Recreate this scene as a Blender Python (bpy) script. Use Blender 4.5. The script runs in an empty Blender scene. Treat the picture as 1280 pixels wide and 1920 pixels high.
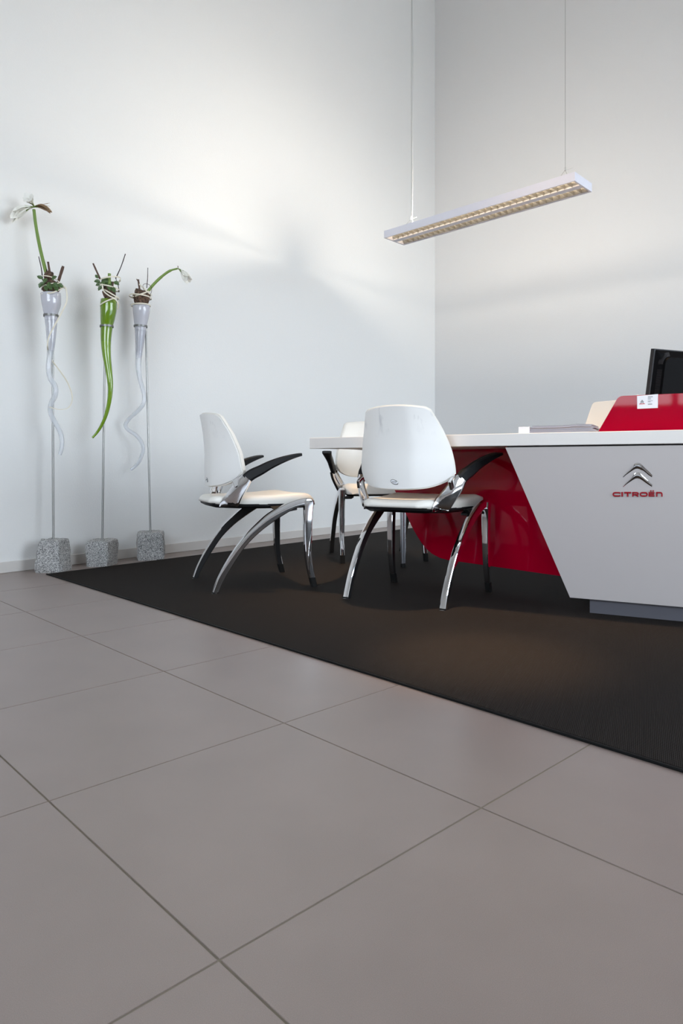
import bpy, bmesh, math, random
from mathutils import Vector, Matrix, noise

scene = bpy.context.scene
COL = scene.collection
random.seed(7)

# ------------------------------------------------------------------ camera, world, light, exposure
F, HOR, CAMH = 1283.0, 873.0, 0.64          # focal length in px, horizon row, eye height (frame 1280x1920)
cam_data = bpy.data.cameras.new('camera')
cam = bpy.data.objects.new('camera', cam_data)
COL.objects.link(cam)
cam.location = (0, 0, CAMH)
cam.rotation_euler = (math.pi / 2, 0, 0)
cam_data.sensor_fit = 'VERTICAL'
cam_data.sensor_height = 36.0
cam_data.lens = F / 1920 * 36.0
cam_data.shift_y = -(960 - HOR) / 1920
cam_data.clip_start = 0.02
scene.camera = cam

CORNER = Vector((1.075, 7.88, 0))            # where the two white walls meet
UD = Vector((0.6309, 0.7759, 0))             # along the left wall, towards the corner
VD = Vector((0.7759, -0.6309, 0))            # along the right wall, away from the corner
ROOM_U, ROOM_V, ROOM_H = -10.5, 8.2, 6.5
UANG = math.atan2(UD.y, UD.x)


def uv(u, v, z=0.0):
    p = CORNER + UD * u + VD * v
    return Vector((p.x, p.y, z))


world = bpy.data.worlds.new('World')
scene.world = world
world.use_nodes = True
wn = world.node_tree
wn.nodes.clear()
w_out = wn.nodes.new('ShaderNodeOutputWorld')
w_bg = wn.nodes.new('ShaderNodeBackground')
w_tc = wn.nodes.new('ShaderNodeTexCoord')
w_sep = wn.nodes.new('ShaderNodeSeparateXYZ')
w_ramp = wn.nodes.new('ShaderNodeValToRGB')
w_ramp.color_ramp.elements[0].position = 0.0
w_ramp.color_ramp.elements[0].color = (0.86, 0.93, 1.0, 1)
w_ramp.color_ramp.elements[1].position = 0.9
w_ramp.color_ramp.elements[1].color = (0.56, 0.75, 1.0, 1)
wn.links.new(w_tc.outputs['Generated'], w_sep.inputs[0])
wn.links.new(w_sep.outputs['Z'], w_ramp.inputs[0])
wn.links.new(w_ramp.outputs[0], w_bg.inputs['Color'])
wn.links.new(w_bg.outputs[0], w_out.inputs['Surface'])
w_bg.inputs['Strength'].default_value = 6.6


def portal(name, loc, rot_z, sx, sy):
    l = bpy.data.lights.new(name, 'AREA')
    l.shape = 'RECTANGLE'
    l.size, l.size_y = sx, sy
    l.cycles.is_portal = True
    o = bpy.data.objects.new(name, l)
    COL.objects.link(o)
    o.location = loc
    o.rotation_euler = (math.pi / 2, 0, rot_z)
    return o


# the glazed side of the showroom (opposite the left wall) and the part-glazed wall behind the camera
WIN_A = (-5.4, -0.3, 0.30, 3.5)             # u0, u1, z0, z1  at v = ROOM_V
WIN_B = (2.0, 8.0, 1.40, 3.9)                # v0, v1, z0, z1  at u = ROOM_U
portal('daylight_side', uv((WIN_A[0] + WIN_A[1]) / 2, ROOM_V + 0.12, (WIN_A[2] + WIN_A[3]) / 2), UANG, WIN_A[1] - WIN_A[0], WIN_A[3] - WIN_A[2])
portal('daylight_rear', uv(ROOM_U - 0.12, (WIN_B[0] + WIN_B[1]) / 2, (WIN_B[2] + WIN_B[3]) / 2), UANG - math.pi / 2, WIN_B[1] - WIN_B[0], WIN_B[3] - WIN_B[2])

scene.view_settings.view_transform = 'Standard'
scene.view_settings.look = 'None'
scene.view_settings.gamma = 1.0
scene.view_settings.use_curve_mapping = False
scene.view_settings.exposure = 0.93
scene.cycles.use_denoising = True
scene.cycles.max_bounces = 10
scene.cycles.diffuse_bounces = 6
scene.cycles.transparent_max_bounces = 16
scene.cycles.caustics_reflective = False
scene.cycles.caustics_refractive = False
scene.cycles.sample_clamp_indirect = 6.0


# ------------------------------------------------------------------ materials
def mat(name, color=(0.8, 0.8, 0.8), rough=0.5, metal=0.0, **kw):
    m = bpy.data.materials.new(name)
    m.use_nodes = True
    b = m.node_tree.nodes['Principled BSDF']
    b.inputs['Base Color'].default_value = (*color, 1)
    b.inputs['Roughness'].default_value = rough
    b.inputs['Metallic'].default_value = metal
    for k, v in kw.items():
        b.inputs[k.replace('_', ' ')].default_value = v
    return m


def nodes(m):
    return m.node_tree, m.node_tree.nodes['Principled BSDF']


def noise_color(m, c0, c1, scale, detail=4, lo=0.35, hi=0.65, coord='Object'):
    nt, b = nodes(m)
    tc = nt.nodes.new('ShaderNodeTexCoord')
    n = nt.nodes.new('ShaderNodeTexNoise')
    n.inputs['Scale'].default_value = scale
    n.inputs['Detail'].default_value = detail
    r = nt.nodes.new('ShaderNodeValToRGB')
    r.color_ramp.elements[0].position = lo
    r.color_ramp.elements[1].position = hi
    r.color_ramp.elements[0].color = (*c0, 1)
    r.color_ramp.elements[1].color = (*c1, 1)
    nt.links.new(tc.outputs[coord], n.inputs['Vector'])
    nt.links.new(n.outputs['Fac'], r.inputs[0])
    nt.links.new(r.outputs[0], b.inputs['Base Color'])
    return r, n, tc


def add_bump(m, scale, strength, dist=0.002, detail=4):
    nt, b = nodes(m)
    tc = nt.nodes.new('ShaderNodeTexCoord')
    n = nt.nodes.new('ShaderNodeTexNoise')
    n.inputs['Scale'].default_value = scale
    n.inputs['Detail'].default_value = detail
    bp = nt.nodes.new('ShaderNodeBump')
    bp.inputs['Strength'].default_value = strength
    bp.inputs['Distance'].default_value = dist
    nt.links.new(tc.outputs['Object'], n.inputs['Vector'])
    nt.links.new(n.outputs['Fac'], bp.inputs['Height'])
    nt.links.new(bp.outputs[0], b.inputs['Normal'])


M = {}
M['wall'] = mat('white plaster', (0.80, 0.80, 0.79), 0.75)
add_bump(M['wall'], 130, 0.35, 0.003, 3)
M['wall_dimmed'] = mat('white plaster dimmed', (0.67, 0.665, 0.665), 0.75)  # right wall: same plaster, its weaker light put into a darker colour
add_bump(M['wall_dimmed'], 130, 0.35, 0.003, 3)
M['ceiling'] = mat('white ceiling', (0.76, 0.76, 0.75), 0.8)
M['skirting'] = mat('pale skirting tile', (0.66, 0.63, 0.60), 0.45)
M['grout'] = mat('tile grout', (0.235, 0.195, 0.145), 0.9)

M['tile'] = mat('grey stoneware', (0.25, 0.22, 0.205), 0.34, 0, IOR=1.85)
r, n, tc = noise_color(M['tile'], (0.226, 0.171, 0.150), (0.250, 0.190, 0.167), 5.0, 6, 0.3, 0.7)
nt, b = nodes(M['tile'])
sp = nt.nodes.new('ShaderNodeTexNoise')
sp.inputs['Scale'].default_value = 1000
sp.inputs['Detail'].default_value = 2
sr = nt.nodes.new('ShaderNodeValToRGB')
sr.color_ramp.elements[0].position = 0.40
sr.color_ramp.elements[0].color = (0.90, 0.90, 0.90, 1)
sr.color_ramp.elements[1].position = 0.68
sr.color_ramp.elements[1].color = (1.16, 1.15, 1.14, 1)
mx = nt.nodes.new('ShaderNodeMix')
mx.data_type = 'RGBA'
mx.blend_type = 'MULTIPLY'
mx.inputs['Factor'].default_value = 1
nt.links.new(tc.outputs['Object'], sp.inputs['Vector'])
nt.links.new(sp.outputs['Fac'], sr.inputs[0])
nt.links.new(r.outputs[0], mx.inputs[6])
nt.links.new(sr.outputs[0], mx.inputs[7])
nt.links.new(mx.outputs[2], b.inputs['Base Color'])

M['mat'] = mat('black ribbed mat', (0.022, 0.020, 0.019), 0.75, 0, Specular_IOR_Level=0.05)
nt, b = nodes(M['mat'])
tc = nt.nodes.new('ShaderNodeTexCoord')
mp = nt.nodes.new('ShaderNodeMapping')
mp.inputs['Rotation'].default_value = (0, 0, math.radians(-23))
wv = nt.nodes.new('ShaderNodeTexWave')
wv.bands_direction = 'X'
wv.inputs['Scale'].default_value = 78
wv2 = nt.nodes.new('ShaderNodeTexWave')
wv2.bands_direction = 'Y'
wv2.inputs['Scale'].default_value = 78
ad = nt.nodes.new('ShaderNodeMath')
ad.operation = 'MULTIPLY_ADD'
ad.inputs[1].default_value = 0.6
bp = nt.nodes.new('ShaderNodeBump')
bp.inputs['Strength'].default_value = 0.55
bp.inputs['Distance'].default_value = 0.002
nt.links.new(tc.outputs['Object'], mp.inputs['Vector'])
nt.links.new(mp.outputs[0], wv.inputs['Vector'])
nt.links.new(mp.outputs[0], wv2.inputs['Vector'])
nt.links.new(wv2.outputs['Fac'], ad.inputs[0])
nt.links.new(wv.outputs['Fac'], ad.inputs[2])
nt.links.new(ad.outputs[0], bp.inputs['Height'])
nt.links.new(bp.outputs[0], b.inputs['Normal'])
mr = nt.nodes.new('ShaderNodeValToRGB')
mr.color_ramp.elements[0].color = (0.013, 0.0110, 0.0100, 1)
mr.color_ramp.elements[1].color = (0.030, 0.0245, 0.0215, 1)
nt.links.new(wv.outputs['Fac'], mr.inputs[0])
nt.links.new(mr.outputs[0], b.inputs['Base Color'])
M['mat_edge'] = mat('black rubber edging', (0.006, 0.006, 0.006), 0.6, 0, Specular_IOR_Level=0.12)

M['chrome'] = mat('polished aluminium', (0.82, 0.82, 0.84), 0.045, 1.0)
M['satin'] = mat('satin aluminium', (0.58, 0.60, 0.66), 0.24, 1.0)
M['steel'] = mat('brushed steel', (0.34, 0.34, 0.33), 0.4, 1.0)
M['black'] = mat('black plastic', (0.008, 0.008, 0.009), 0.45, 0, Specular_IOR_Level=0.25)
M['rubber'] = mat('black rubber', (0.006, 0.006, 0.006), 0.7, 0, Specular_IOR_Level=0.2)
M['darkgrey'] = mat('dark grey plastic', (0.06, 0.06, 0.065), 0.5)
M['leather'] = mat('white leather', (0.83, 0.80, 0.745), 0.42)
add_bump(M['leather'], 500, 0.06, 0.001)
M['shell'] = mat('white leather back', (0.85, 0.84, 0.825), 0.45)
# faint grey scuffs near the top edge of the leather backs
nt, b = nodes(M['shell'])
tc = nt.nodes.new('ShaderNodeTexCoord')
mp = nt.nodes.new('ShaderNodeMapping')
mp.inputs['Scale'].default_value = (1, 22, 9)
n = nt.nodes.new('ShaderNodeTexNoise')
n.inputs['Scale'].default_value = 1.6
n.inputs['Detail'].default_value = 5
rr = nt.nodes.new('ShaderNodeValToRGB')
rr.color_ramp.elements[0].position = 0.57
rr.color_ramp.elements[1].position = 0.76
rr.color_ramp.elements[0].color = (0, 0, 0, 1)
rr.color_ramp.elements[1].color = (1, 1, 1, 1)
sep = nt.nodes.new('ShaderNodeSeparateXYZ')
mrng = nt.nodes.new('ShaderNodeMapRange')
mrng.inputs['From Min'].default_value = 0.76
mrng.inputs['From Max'].default_value = 0.86
mu = nt.nodes.new('ShaderNodeMath')
mu.operation = 'MULTIPLY'
mx = nt.nodes.new('ShaderNodeMix')
mx.data_type = 'RGBA'
mx.inputs[6].default_value = (0.86, 0.845, 0.825, 1)
mx.inputs[7].default_value = (0.58, 0.57, 0.57, 1)
nt.links.new(tc.outputs['Object'], mp.inputs['Vector'])
nt.links.new(tc.outputs['Object'], sep.inputs[0])
nt.links.new(sep.outputs['Z'], mrng.inputs['Value'])
nt.links.new(mp.outputs[0], n.inputs['Vector'])
nt.links.new(n.outputs['Fac'], rr.inputs[0])
nt.links.new(rr.outputs[0], mu.inputs[0])
nt.links.new(mrng.outputs[0], mu.inputs[1])
nt.links.new(mu.outputs[0], mx.inputs[0])
nt.links.new(mx.outputs[2], b.inputs['Base Color'])
M['seam'] = mat('grey seam', (0.45, 0.45, 0.46), 0.6)

M['desk_white'] = mat('light grey laminate', (0.45, 0.408, 0.398), 0.38)
M['top_white'] = mat('white table laminate', (0.76, 0.715, 0.68), 0.40)
M['plinth'] = mat('grey aluminium plinth', (0.115, 0.112, 0.13), 0.35, 0.25)
M['red'] = mat('red glass', (0.36, 0.0, 0.016), 0.04)
nodes(M['red'])[1].inputs['IOR'].default_value = 1.28
M['red_letter'] = mat('red letter enamel', (0.30, 0.003, 0.012), 0.5, 0, Specular_IOR_Level=0.15)
M['cream'] = mat('cream laminate', (0.72, 0.68, 0.60), 0.45)
M['paper'] = mat('white card', (0.82, 0.82, 0.86), 0.6)
M['print_grey'] = mat('grey print', (0.22, 0.22, 0.24), 0.6)
M['print_red'] = mat('red print', (0.55, 0.02, 0.03), 0.6)
M['magazine'] = mat('magazine pages', (0.42, 0.40, 0.44), 0.55)
M['cover'] = mat('dark magazine cover', (0.10, 0.10, 0.12), 0.35)
M['monitor'] = mat('black monitor plastic', (0.003, 0.003, 0.0035), 0.5, 0, Specular_IOR_Level=0.03)
M['monitor_edge'] = mat('charcoal monitor bezel', (0.022, 0.022, 0.024), 0.5, 0, Specular_IOR_Level=0.2)

M['lamp_body'] = mat('white lacquered lamp housing', (0.72, 0.72, 0.80), 0.4)
M['louvre'] = mat('mirror louvre', (0.66, 0.64, 0.60), 0.30, 1.0)
M['reflector'] = mat('grey lamp reflector', (0.30, 0.295, 0.29), 0.5)
M['tube'] = mat('fluorescent tube', (1, 1, 1), 0.5)
nodes(M['tube'])[1].inputs['Emission Color'].default_value = (1.0, 0.80, 0.52, 1)
nodes(M['tube'])[1].inputs['Emission Strength'].default_value = 6.0
M['uptube'] = mat('uplight tube', (1, 1, 1), 0.5)
nodes(M['uptube'])[1].inputs['Emission Color'].default_value = (1.0, 0.90, 0.76, 1)
nodes(M['uptube'])[1].inputs['Emission Strength'].default_value = 175.0
M['cable'] = mat('pale cable', (0.45, 0.45, 0.45), 0.5)

M['granite'] = mat('grey granite', (0.4, 0.4, 0.4), 0.8)
r, n, tc = noise_color(M['granite'], (0.075, 0.075, 0.078), (0.66, 0.65, 0.63), 190, 4, 0.36, 0.66)
r.color_ramp.elements.new(0.49).color = (0.34, 0.335, 0.33, 1)
add_bump(M['granite'], 60, 0.6, 0.006)


def glassy(name, color, alpha, rough=0.05):
    """blown glass: clear coat of reflection over a partly see-through milky body"""
    m = bpy.data.materials.new(name)
    m.use_nodes = True
    nt = m.node_tree
    b = nt.nodes['Principled BSDF']
    b.inputs['Base Color'].default_value = (*color, 1)
    b.inputs['Roughness'].default_value = rough
    b.inputs['Alpha'].default_value = alpha
    b.inputs['Coat Weight'].default_value = 0.6
    b.inputs['Coat Roughness'].default_value = 0.03
    return m


M['ring'] = mat('dull steel ring', (0.20, 0.20, 0.195), 0.45, 1.0)
M['milky'] = glassy('milky lavender glass', (0.56, 0.56, 0.62), 0.86)
M['milky_mid'] = glassy('misty glass', (0.55, 0.56, 0.62), 0.66)
M['clear'] = glassy('clear glass', (0.62, 0.65, 0.70), 0.40)
M['green'] = glassy('green glass', (0.125, 0.235, 0.003), 0.95)
M['green_thin'] = glassy('light green glass', (0.17, 0.31, 0.005), 0.85)
M['stem'] = mat('green stem', (0.16, 0.26, 0.05), 0.45)
M['petal'] = mat('white petal', (0.88, 0.87, 0.82), 0.5)
M['throat'] = mat('green petal base', (0.20, 0.27, 0.08), 0.5)
M['wilted'] = mat('wilted petal', (0.36, 0.25, 0.15), 0.6)
M['leaf'] = mat('dark ivy leaf', (0.055, 0.11, 0.028), 0.45)
M['twig'] = mat('brown twig', (0.095, 0.055, 0.040), 0.8)
M['twig_dark'] = mat('dark twig', (0.03, 0.02, 0.018), 0.8)
M['bulb'] = mat('brown bulb fibre', (0.08, 0.045, 0.03), 0.9)
noise_color(M['bulb'], (0.03, 0.018, 0.012), (0.17, 0.10, 0.065), 60, 4)
add_bump(M['bulb'], 70, 0.9, 0.01)
M['raffia'] = mat('cream raffia ribbon', (0.74, 0.69, 0.57), 0.6)
M['frame'] = mat('grey window frame', (0.22, 0.23, 0.24), 0.4, 0.5)
M['paving'] = mat('outdoor paving', (0.38, 0.37, 0.35), 0.8)
M['pane'] = bpy.data.materials.new('window glass')
M['pane'].use_nodes = True
nt = M['pane'].node_tree
nt.nodes.clear()
o_ = nt.nodes.new('ShaderNodeOutputMaterial')
t_ = nt.nodes.new('ShaderNodeBsdfTransparent')
t_.inputs[0].default_value = (0.95, 0.95, 0.945, 1)
g_ = nt.nodes.new('ShaderNodeBsdfGlossy')
g_.inputs['Roughness'].default_value = 0.02
x_ = nt.nodes.new('ShaderNodeMixShader')
fr = nt.nodes.new('ShaderNodeFresnel')
fr.inputs['IOR'].default_value = 1.3
nt.links.new(fr.outputs[0], x_.inputs[0])
nt.links.new(t_.outputs[0], x_.inputs[1])
nt.links.new(g_.outputs[0], x_.inputs[2])
nt.links.new(x_.outputs[0], o_.inputs['Surface'])


# ------------------------------------------------------------------ mesh helpers
class MB:
    """collects geometry and links it as ONE mesh object"""

    def __init__(self):
        self.v, self.f, self.mi = [], [], []

    def add(self, verts, faces, mi=0):
        o = len(self.v)
        self.v += [Vector(p) for p in verts]
        self.f += [tuple(i + o for i in fc) for fc in faces]
        self.mi += list(mi) if isinstance(mi, (list, tuple)) else [mi] * len(faces)
        return self

    def box(self, c, s, R=None, mi=0):
        c = Vector(c)
        vs = []
        for x in (-.5, .5):
            for y in (-.5, .5):
                for z in (-.5, .5):
                    p = Vector((x * s[0], y * s[1], z * s[2]))
                    vs.append(c + (R @ p if R else p))
        return self.add(vs, [(0, 1, 3, 2), (4, 6, 7, 5), (0, 4, 5, 1), (2, 3, 7, 6), (0, 2, 6, 4), (1, 5, 7, 3)], mi)

    def prism(self, poly, z0, z1, mi=0):
        n = len(poly)
        vs = [(p[0], p[1], z0) for p in poly] + [(p[0], p[1], z1) for p in poly]
        fs = [tuple(range(n - 1, -1, -1)), tuple(range(n, 2 * n))]
        fs += [(i, (i + 1) % n, n + (i + 1) % n, n + i) for i in range(n)]
        return self.add(vs, fs, mi)

    def slab(self, pts, off, mi=0):
        """planar outline pts (3D) extruded by the vector off"""
        n = len(pts)
        off = Vector(off)
        vs = [Vector(p) for p in pts] + [Vector(p) + off for p in pts]
        fs = [tuple(range(n - 1, -1, -1)), tuple(range(n, 2 * n))]
        fs += [(i, (i + 1) % n, n + (i + 1) % n, n + i) for i in range(n)]
        return self.add(vs, fs, mi)

    def tube(self, pts, rad, seg=10, mi=0, flat=1.0, up=None):
        """round (or flattened) tube along pts"""
        pts = [Vector(p) for p in pts]
        if not isinstance(rad, (list, tuple)):
            rad = [rad] * len(pts)
        rings, nrm = [], None
        for i, p in enumerate(pts):
            t = (pts[min(i + 1, len(pts) - 1)] - pts[max(i - 1, 0)]).normalized()
            if nrm is None:
                a = Vector(up) if up else (Vector((0, 0, 1)) if abs(t.z) < .9 else Vector((1, 0, 0)))
                nrm = (a - t * a.dot(t)).normalized()
            else:
                if up:
                    nrm = Vector(up)
                q = nrm - t * nrm.dot(t)
                nrm = q.normalized() if q.length > 1e-6 else nrm
            bn = t.cross(nrm)
            rings.append([p + (nrm * math.cos(2 * math.pi * k / seg) + bn * math.sin(2 * math.pi * k / seg) * flat) * rad[i] for k in range(seg)])
        n = len(rings)
        vs = [q for r_ in rings for q in r_]
        fs = [(i * seg + k, i * seg + (k + 1) % seg, (i + 1) * seg + (k + 1) % seg, (i + 1) * seg + k) for i in range(n - 1) for k in range(seg)]
        fs += [tuple(range(seg - 1, -1, -1)), tuple((n - 1) * seg + k for k in range(seg))]
        if isinstance(mi, (list, tuple)):
            m = [mi[i] for i in range(n - 1) for k in range(seg)] + [mi[0], mi[-1]]
        else:
            m = mi
        return self.add(vs, fs, m)

    def bar(self, secs, cham=0.2, side_mi=None, crown=0.0):
        """swept bar: secs = [(centre, half_a, half_b)], chamfered section with slightly crowned faces; side_mi: index of material on the +b side"""
        rings = []
        c = 1 - cham
        for ctr, a, b in secs:
            ctr, a, b = Vector(ctr), Vector(a), Vector(b)
            rings.append([ctr + a * x + b * y for x, y in ((1, -c), (1 + crown * .5, 0), (1, c), (c, 1), (0, 1 + crown), (-c, 1), (-1, c), (-1 - crown * .5, 0), (-1, -c), (-c, -1), (0, -1 - crown), (c, -1))])
        n, seg = len(rings), 12
        vs = [q for r_ in rings for q in r_]
        fs, mi = [], []
        for i in range(n - 1):
            for k in range(seg):
                fs.append((i * seg + k, i * seg + (k + 1) % seg, (i + 1) * seg + (k + 1) % seg, (i + 1) * seg + k))
                mi.append(1 if side_mi is not None and k in (3, 4) else 0)
        fs += [tuple(range(seg - 1, -1, -1)), tuple((n - 1) * seg + k for k in range(seg))]
        mi += [0, 0]
        return self.add(vs, fs, mi)

    def grid(self, rows, mi=0, close=False):
        n, m = len(rows), len(rows[0])
        vs = [q for r_ in rows for q in r_]
        fs = [(i * m + k, i * m + k + 1, (i + 1) * m + k + 1, (i + 1) * m + k) for i in range(n - 1) for k in range(m - 1)]
        return self.add(vs, fs, mi)

    def build(self, name, mats, parent=None, smooth=None, bevel=0.0, bseg=2, loc=None):
        """parent: an unrotated root at parent.location -> verts given in world space; loc: origin for a top-level mesh"""
        off = Vector((0, 0, 0))
        if loc is not None:
            off = Vector(loc)
        elif parent is not None and not parent.get('local_parts'):
            q = parent
            while q is not None:
                off += q.location
                q = q.parent
        me = bpy.data.meshes.new(name)
        me.from_pydata([p - off for p in self.v], [], self.f)
        if not isinstance(mats, (list, tuple)):
            mats = [mats]
        for m_ in mats:
            me.materials.append(m_)
        for p, i in zip(me.polygons, self.mi):
            p.material_index = i
        bm = bmesh.new()
        bm.from_mesh(me)
        bmesh.ops.remove_doubles(bm, verts=bm.verts, dist=1e-6)
        bmesh.ops.recalc_face_normals(bm, faces=bm.faces)
        if smooth is not None:
            thr = math.radians(smooth)
            for fc in bm.faces:
                fc.smooth = True
            for e in bm.edges:
                e.smooth = not (len(e.link_faces) == 2 and e.calc_face_angle(0) > thr)
        bm.to_mesh(me)
        bm.free()
        o = bpy.data.objects.new(name, me)
        COL.objects.link(o)
        if parent is not None:
            o.parent = parent
        if loc is not None:
            o.location = off
        if parent is not None and parent.get('local_parts'):
            o['local_parts'] = 1
        if bevel:
            md = o.modifiers.new('bevel', 'BEVEL')
            md.width = bevel
            md.segments = bseg
            md.limit_method = 'ANGLE'
            md.angle_limit = math.radians(35)
            for p in me.polygons:
                p.use_smooth = True
            if smooth is None:
                md.harden_normals = True
        return o


def tag(o, label=None, cat=None, group=None, kind=None):
    for k, v in (('label', label), ('category', cat), ('group', group), ('kind', kind)):
        if v:
            o[k] = v
    return o


def empty(name, loc, rz=0.0, local=False):
    o = bpy.data.objects.new(name, None)
    COL.objects.link(o)
    o.location = loc
    o.rotation_euler = (0, 0, rz)
    o.empty_display_size = 0.1
    if local:
        o['local_parts'] = 1
    return o


def copy_tree(o, parent=None):
    c = o.copy()
    COL.objects.link(c)
    c.parent = parent
    for ch in list(o.children):
        copy_tree(ch, c)
    return c


def at(px, py, Y):
    """the point at depth Y metres from the camera plane seen at photo pixel (px, py)"""
    return Vector(((px - 640) / F * Y, Y, CAMH - (py - HOR) / F * Y))


def on_floor(px, py, z=0.0):
    return at(px, py, F * (CAMH - z) / (py - HOR))


def on_plane(px, py, p0, nrm):
    """the point of the upright plane through p0 with horizontal normal nrm seen at (px, py)"""
    dx, dy, dz = (px - 640) / F, 1.0, -(py - HOR) / F
    t = (p0[0] * nrm[0] + p0[1] * nrm[1]) / (dx * nrm[0] + dy * nrm[1])
    return Vector((dx * t, dy * t, CAMH + dz * t))


def spline(pts, n):
    """Catmull-Rom through pts (any dimension), n samples per span"""
    P = [tuple(p) for p in pts]
    P = [tuple(2 * a - b for a, b in zip(P[0], P[1]))] + P + [tuple(2 * a - b for a, b in zip(P[-1], P[-2]))]
    out = []
    for i in range(1, len(P) - 2):
        for k in range(n):
            t = k / n
            out.append(tuple(0.5 * (2 * b + (c - a) * t + (2 * a - 5 * b + 4 * c - d) * t * t + (3 * b - a - 3 * c + d) * t ** 3) for a, b, c, d in zip(P[i - 1], P[i], P[i + 1], P[i + 2])))
    out.append(P[-2])
    return out


# ------------------------------------------------------------------ the room
def struct(o):
    o['kind'] = 'structure'
    return o


def wall_box(name, a, b, z0, z1, out, thick=0.2, m=None):
    """upright wall from a to b; its inner face on the line a-b, thickness going along out"""
    mb = MB()
    mb.prism([(a.x, a.y), (b.x, b.y), (b.x + out.x * thick, b.y + out.y * thick), (a.x + out.x * thick, a.y + out.y * thick)], z0, z1)
    return mb


GAP = 0.2
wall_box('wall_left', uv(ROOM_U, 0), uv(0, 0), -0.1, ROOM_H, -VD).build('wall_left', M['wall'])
wall_box('wall_right', uv(0, -GAP), uv(0, ROOM_V + GAP), -0.1, ROOM_H, UD).build('wall_right', M['wall_dimmed'])
mb = wall_box('', uv(ROOM_U, ROOM_V), uv(0, ROOM_V), -0.1, WIN_A[2], VD)
for part in (wall_box('', uv(ROOM_U, ROOM_V), uv(0, ROOM_V), WIN_A[3], ROOM_H, VD),
             wall_box('', uv(ROOM_U, ROOM_V), uv(WIN_A[0], ROOM_V), WIN_A[2], WIN_A[3], VD),
             wall_box('', uv(WIN_A[1], ROOM_V), uv(0, ROOM_V), WIN_A[2], WIN_A[3], VD)):
    mb.add(part.v, part.f)
mb.build('wall_side', M['wall'])
mb = wall_box('', uv(ROOM_U, -GAP), uv(ROOM_U, WIN_B[0]), -0.1, ROOM_H, -UD)
for part in (wall_box('', uv(ROOM_U, WIN_B[1]), uv(ROOM_U, ROOM_V + GAP), -0.1, ROOM_H, -UD),
             wall_box('', uv(ROOM_U, WIN_B[0]), uv(ROOM_U, WIN_B[1]), -0.1, WIN_B[2], -UD),
             wall_box('', uv(ROOM_U, WIN_B[0]), uv(ROOM_U, WIN_B[1]), WIN_B[3], ROOM_H, -UD)):
    mb.add(part.v, part.f)
mb.build('wall_rear', M['wall'])
for n_ in ('wall_left', 'wall_right', 'wall_side', 'wall_rear'):
    struct(bpy.data.objects[n_])

room_poly = [uv(ROOM_U, 0), uv(ROOM_U, ROOM_V), uv(0, ROOM_V), uv(0, 0)]
big = [uv(ROOM_U - .2, -.2), uv(ROOM_U - .2, ROOM_V + .2), uv(.2, ROOM_V + .2), uv(.2, -.2)]
struct(MB().prism(big, ROOM_H, ROOM_H + 0.2).build('ceiling', M['ceiling']))
floor = struct(MB().prism(big, -0.12, -0.0016).build('floor', M['grout']))
gpoly = [uv(-40, -30), uv(-40, 50), uv(30, 50), uv(30, -30)]
struct(MB().prism(gpoly, -0.5, -0.3).build('ground', M['paving']))


def glazing(name, a, b, z0, z1, n_cols, rails, depth_dir):
    """window wall a-b: frame with posts and rails, one pane per field"""
    root = struct(empty(name, ((a.x + b.x) / 2, (a.y + b.y) / 2, z0)))
    d = (b - a)
    L = d.length
    d = d.normalized()
    R = Matrix.Rotation(math.atan2(d.y, d.x), 3, 'Z')
    W = 0.07
    for i in range(n_cols + 1):
        c = a + d * (W / 2 + (L - W) * i / n_cols)
        MB().box((c.x, c.y, (z0 + z1) / 2), (W, 0.12, z1 - z0), R).build('mullion', M['frame'], root)
    for z in rails:
        c = (a + b) / 2
        MB().box((c.x, c.y, z), (L, 0.10, 0.06), R).build('transom', M['frame'], root)
    for i in range(n_cols):
        for z_a, z_b in zip(rails[:-1], rails[1:]):
            c = a + d * (W / 2 + (L - W) * (i + .5) / n_cols)
            MB().box((c.x, c.y, (z_a + z_b) / 2), ((L - W) / n_cols - W, 0.012, z_b - z_a - 0.06), R).build('pane', M['pane'], root)
    return root


glazing('window_1', uv(WIN_A[0], ROOM_V + .1), uv(WIN_A[1], ROOM_V + .1), WIN_A[2], WIN_A[3], 5, [WIN_A[2] + .03, 2.4, WIN_A[3] - .03], VD)
glazing('window_2', uv(ROOM_U - .1, WIN_B[0]), uv(ROOM_U - .1, WIN_B[1]), WIN_B[2], WIN_B[3], 7, [WIN_B[2] + .03, 2.9, WIN_B[3] - .03], -UD)

# skirting
struct(wall_box('', uv(ROOM_U, 0), uv(0, 0), 0, 0.066, VD, 0.012).build('baseboard_left', M['skirting'], bevel=0.003))
struct(wall_box('', uv(0, 0.012), uv(0, ROOM_V), 0, 0.066, -UD, 0.012).build('baseboard_right', M['skirting'], bevel=0.003))


# floor tiles: each one a piece of the floor; joints recessed
def floor_line(*pix):
    pts = [on_floor(*p) for p in pix]
    n = len(pts)
    mx_, my_ = sum(p.x for p in pts) / n, sum(p.y for p in pts) / n
    sxx = sum((p.x - mx_) ** 2 for p in pts)
    syy = sum((p.y - my_) ** 2 for p in pts)
    sxy = sum((p.x - mx_) * (p.y - my_) for p in pts)
    th = 0.5 * math.atan2(2 * sxy, sxx - syy)
    d = Vector((math.cos(th), math.sin(th)))
    nn = Vector((-d.y, d.x))
    if nn.x < 0 or (abs(nn.x) < 1e-6 and nn.y < 0):
        nn = -nn
    return nn, nn.x * mx_ + nn.y * my_


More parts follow.
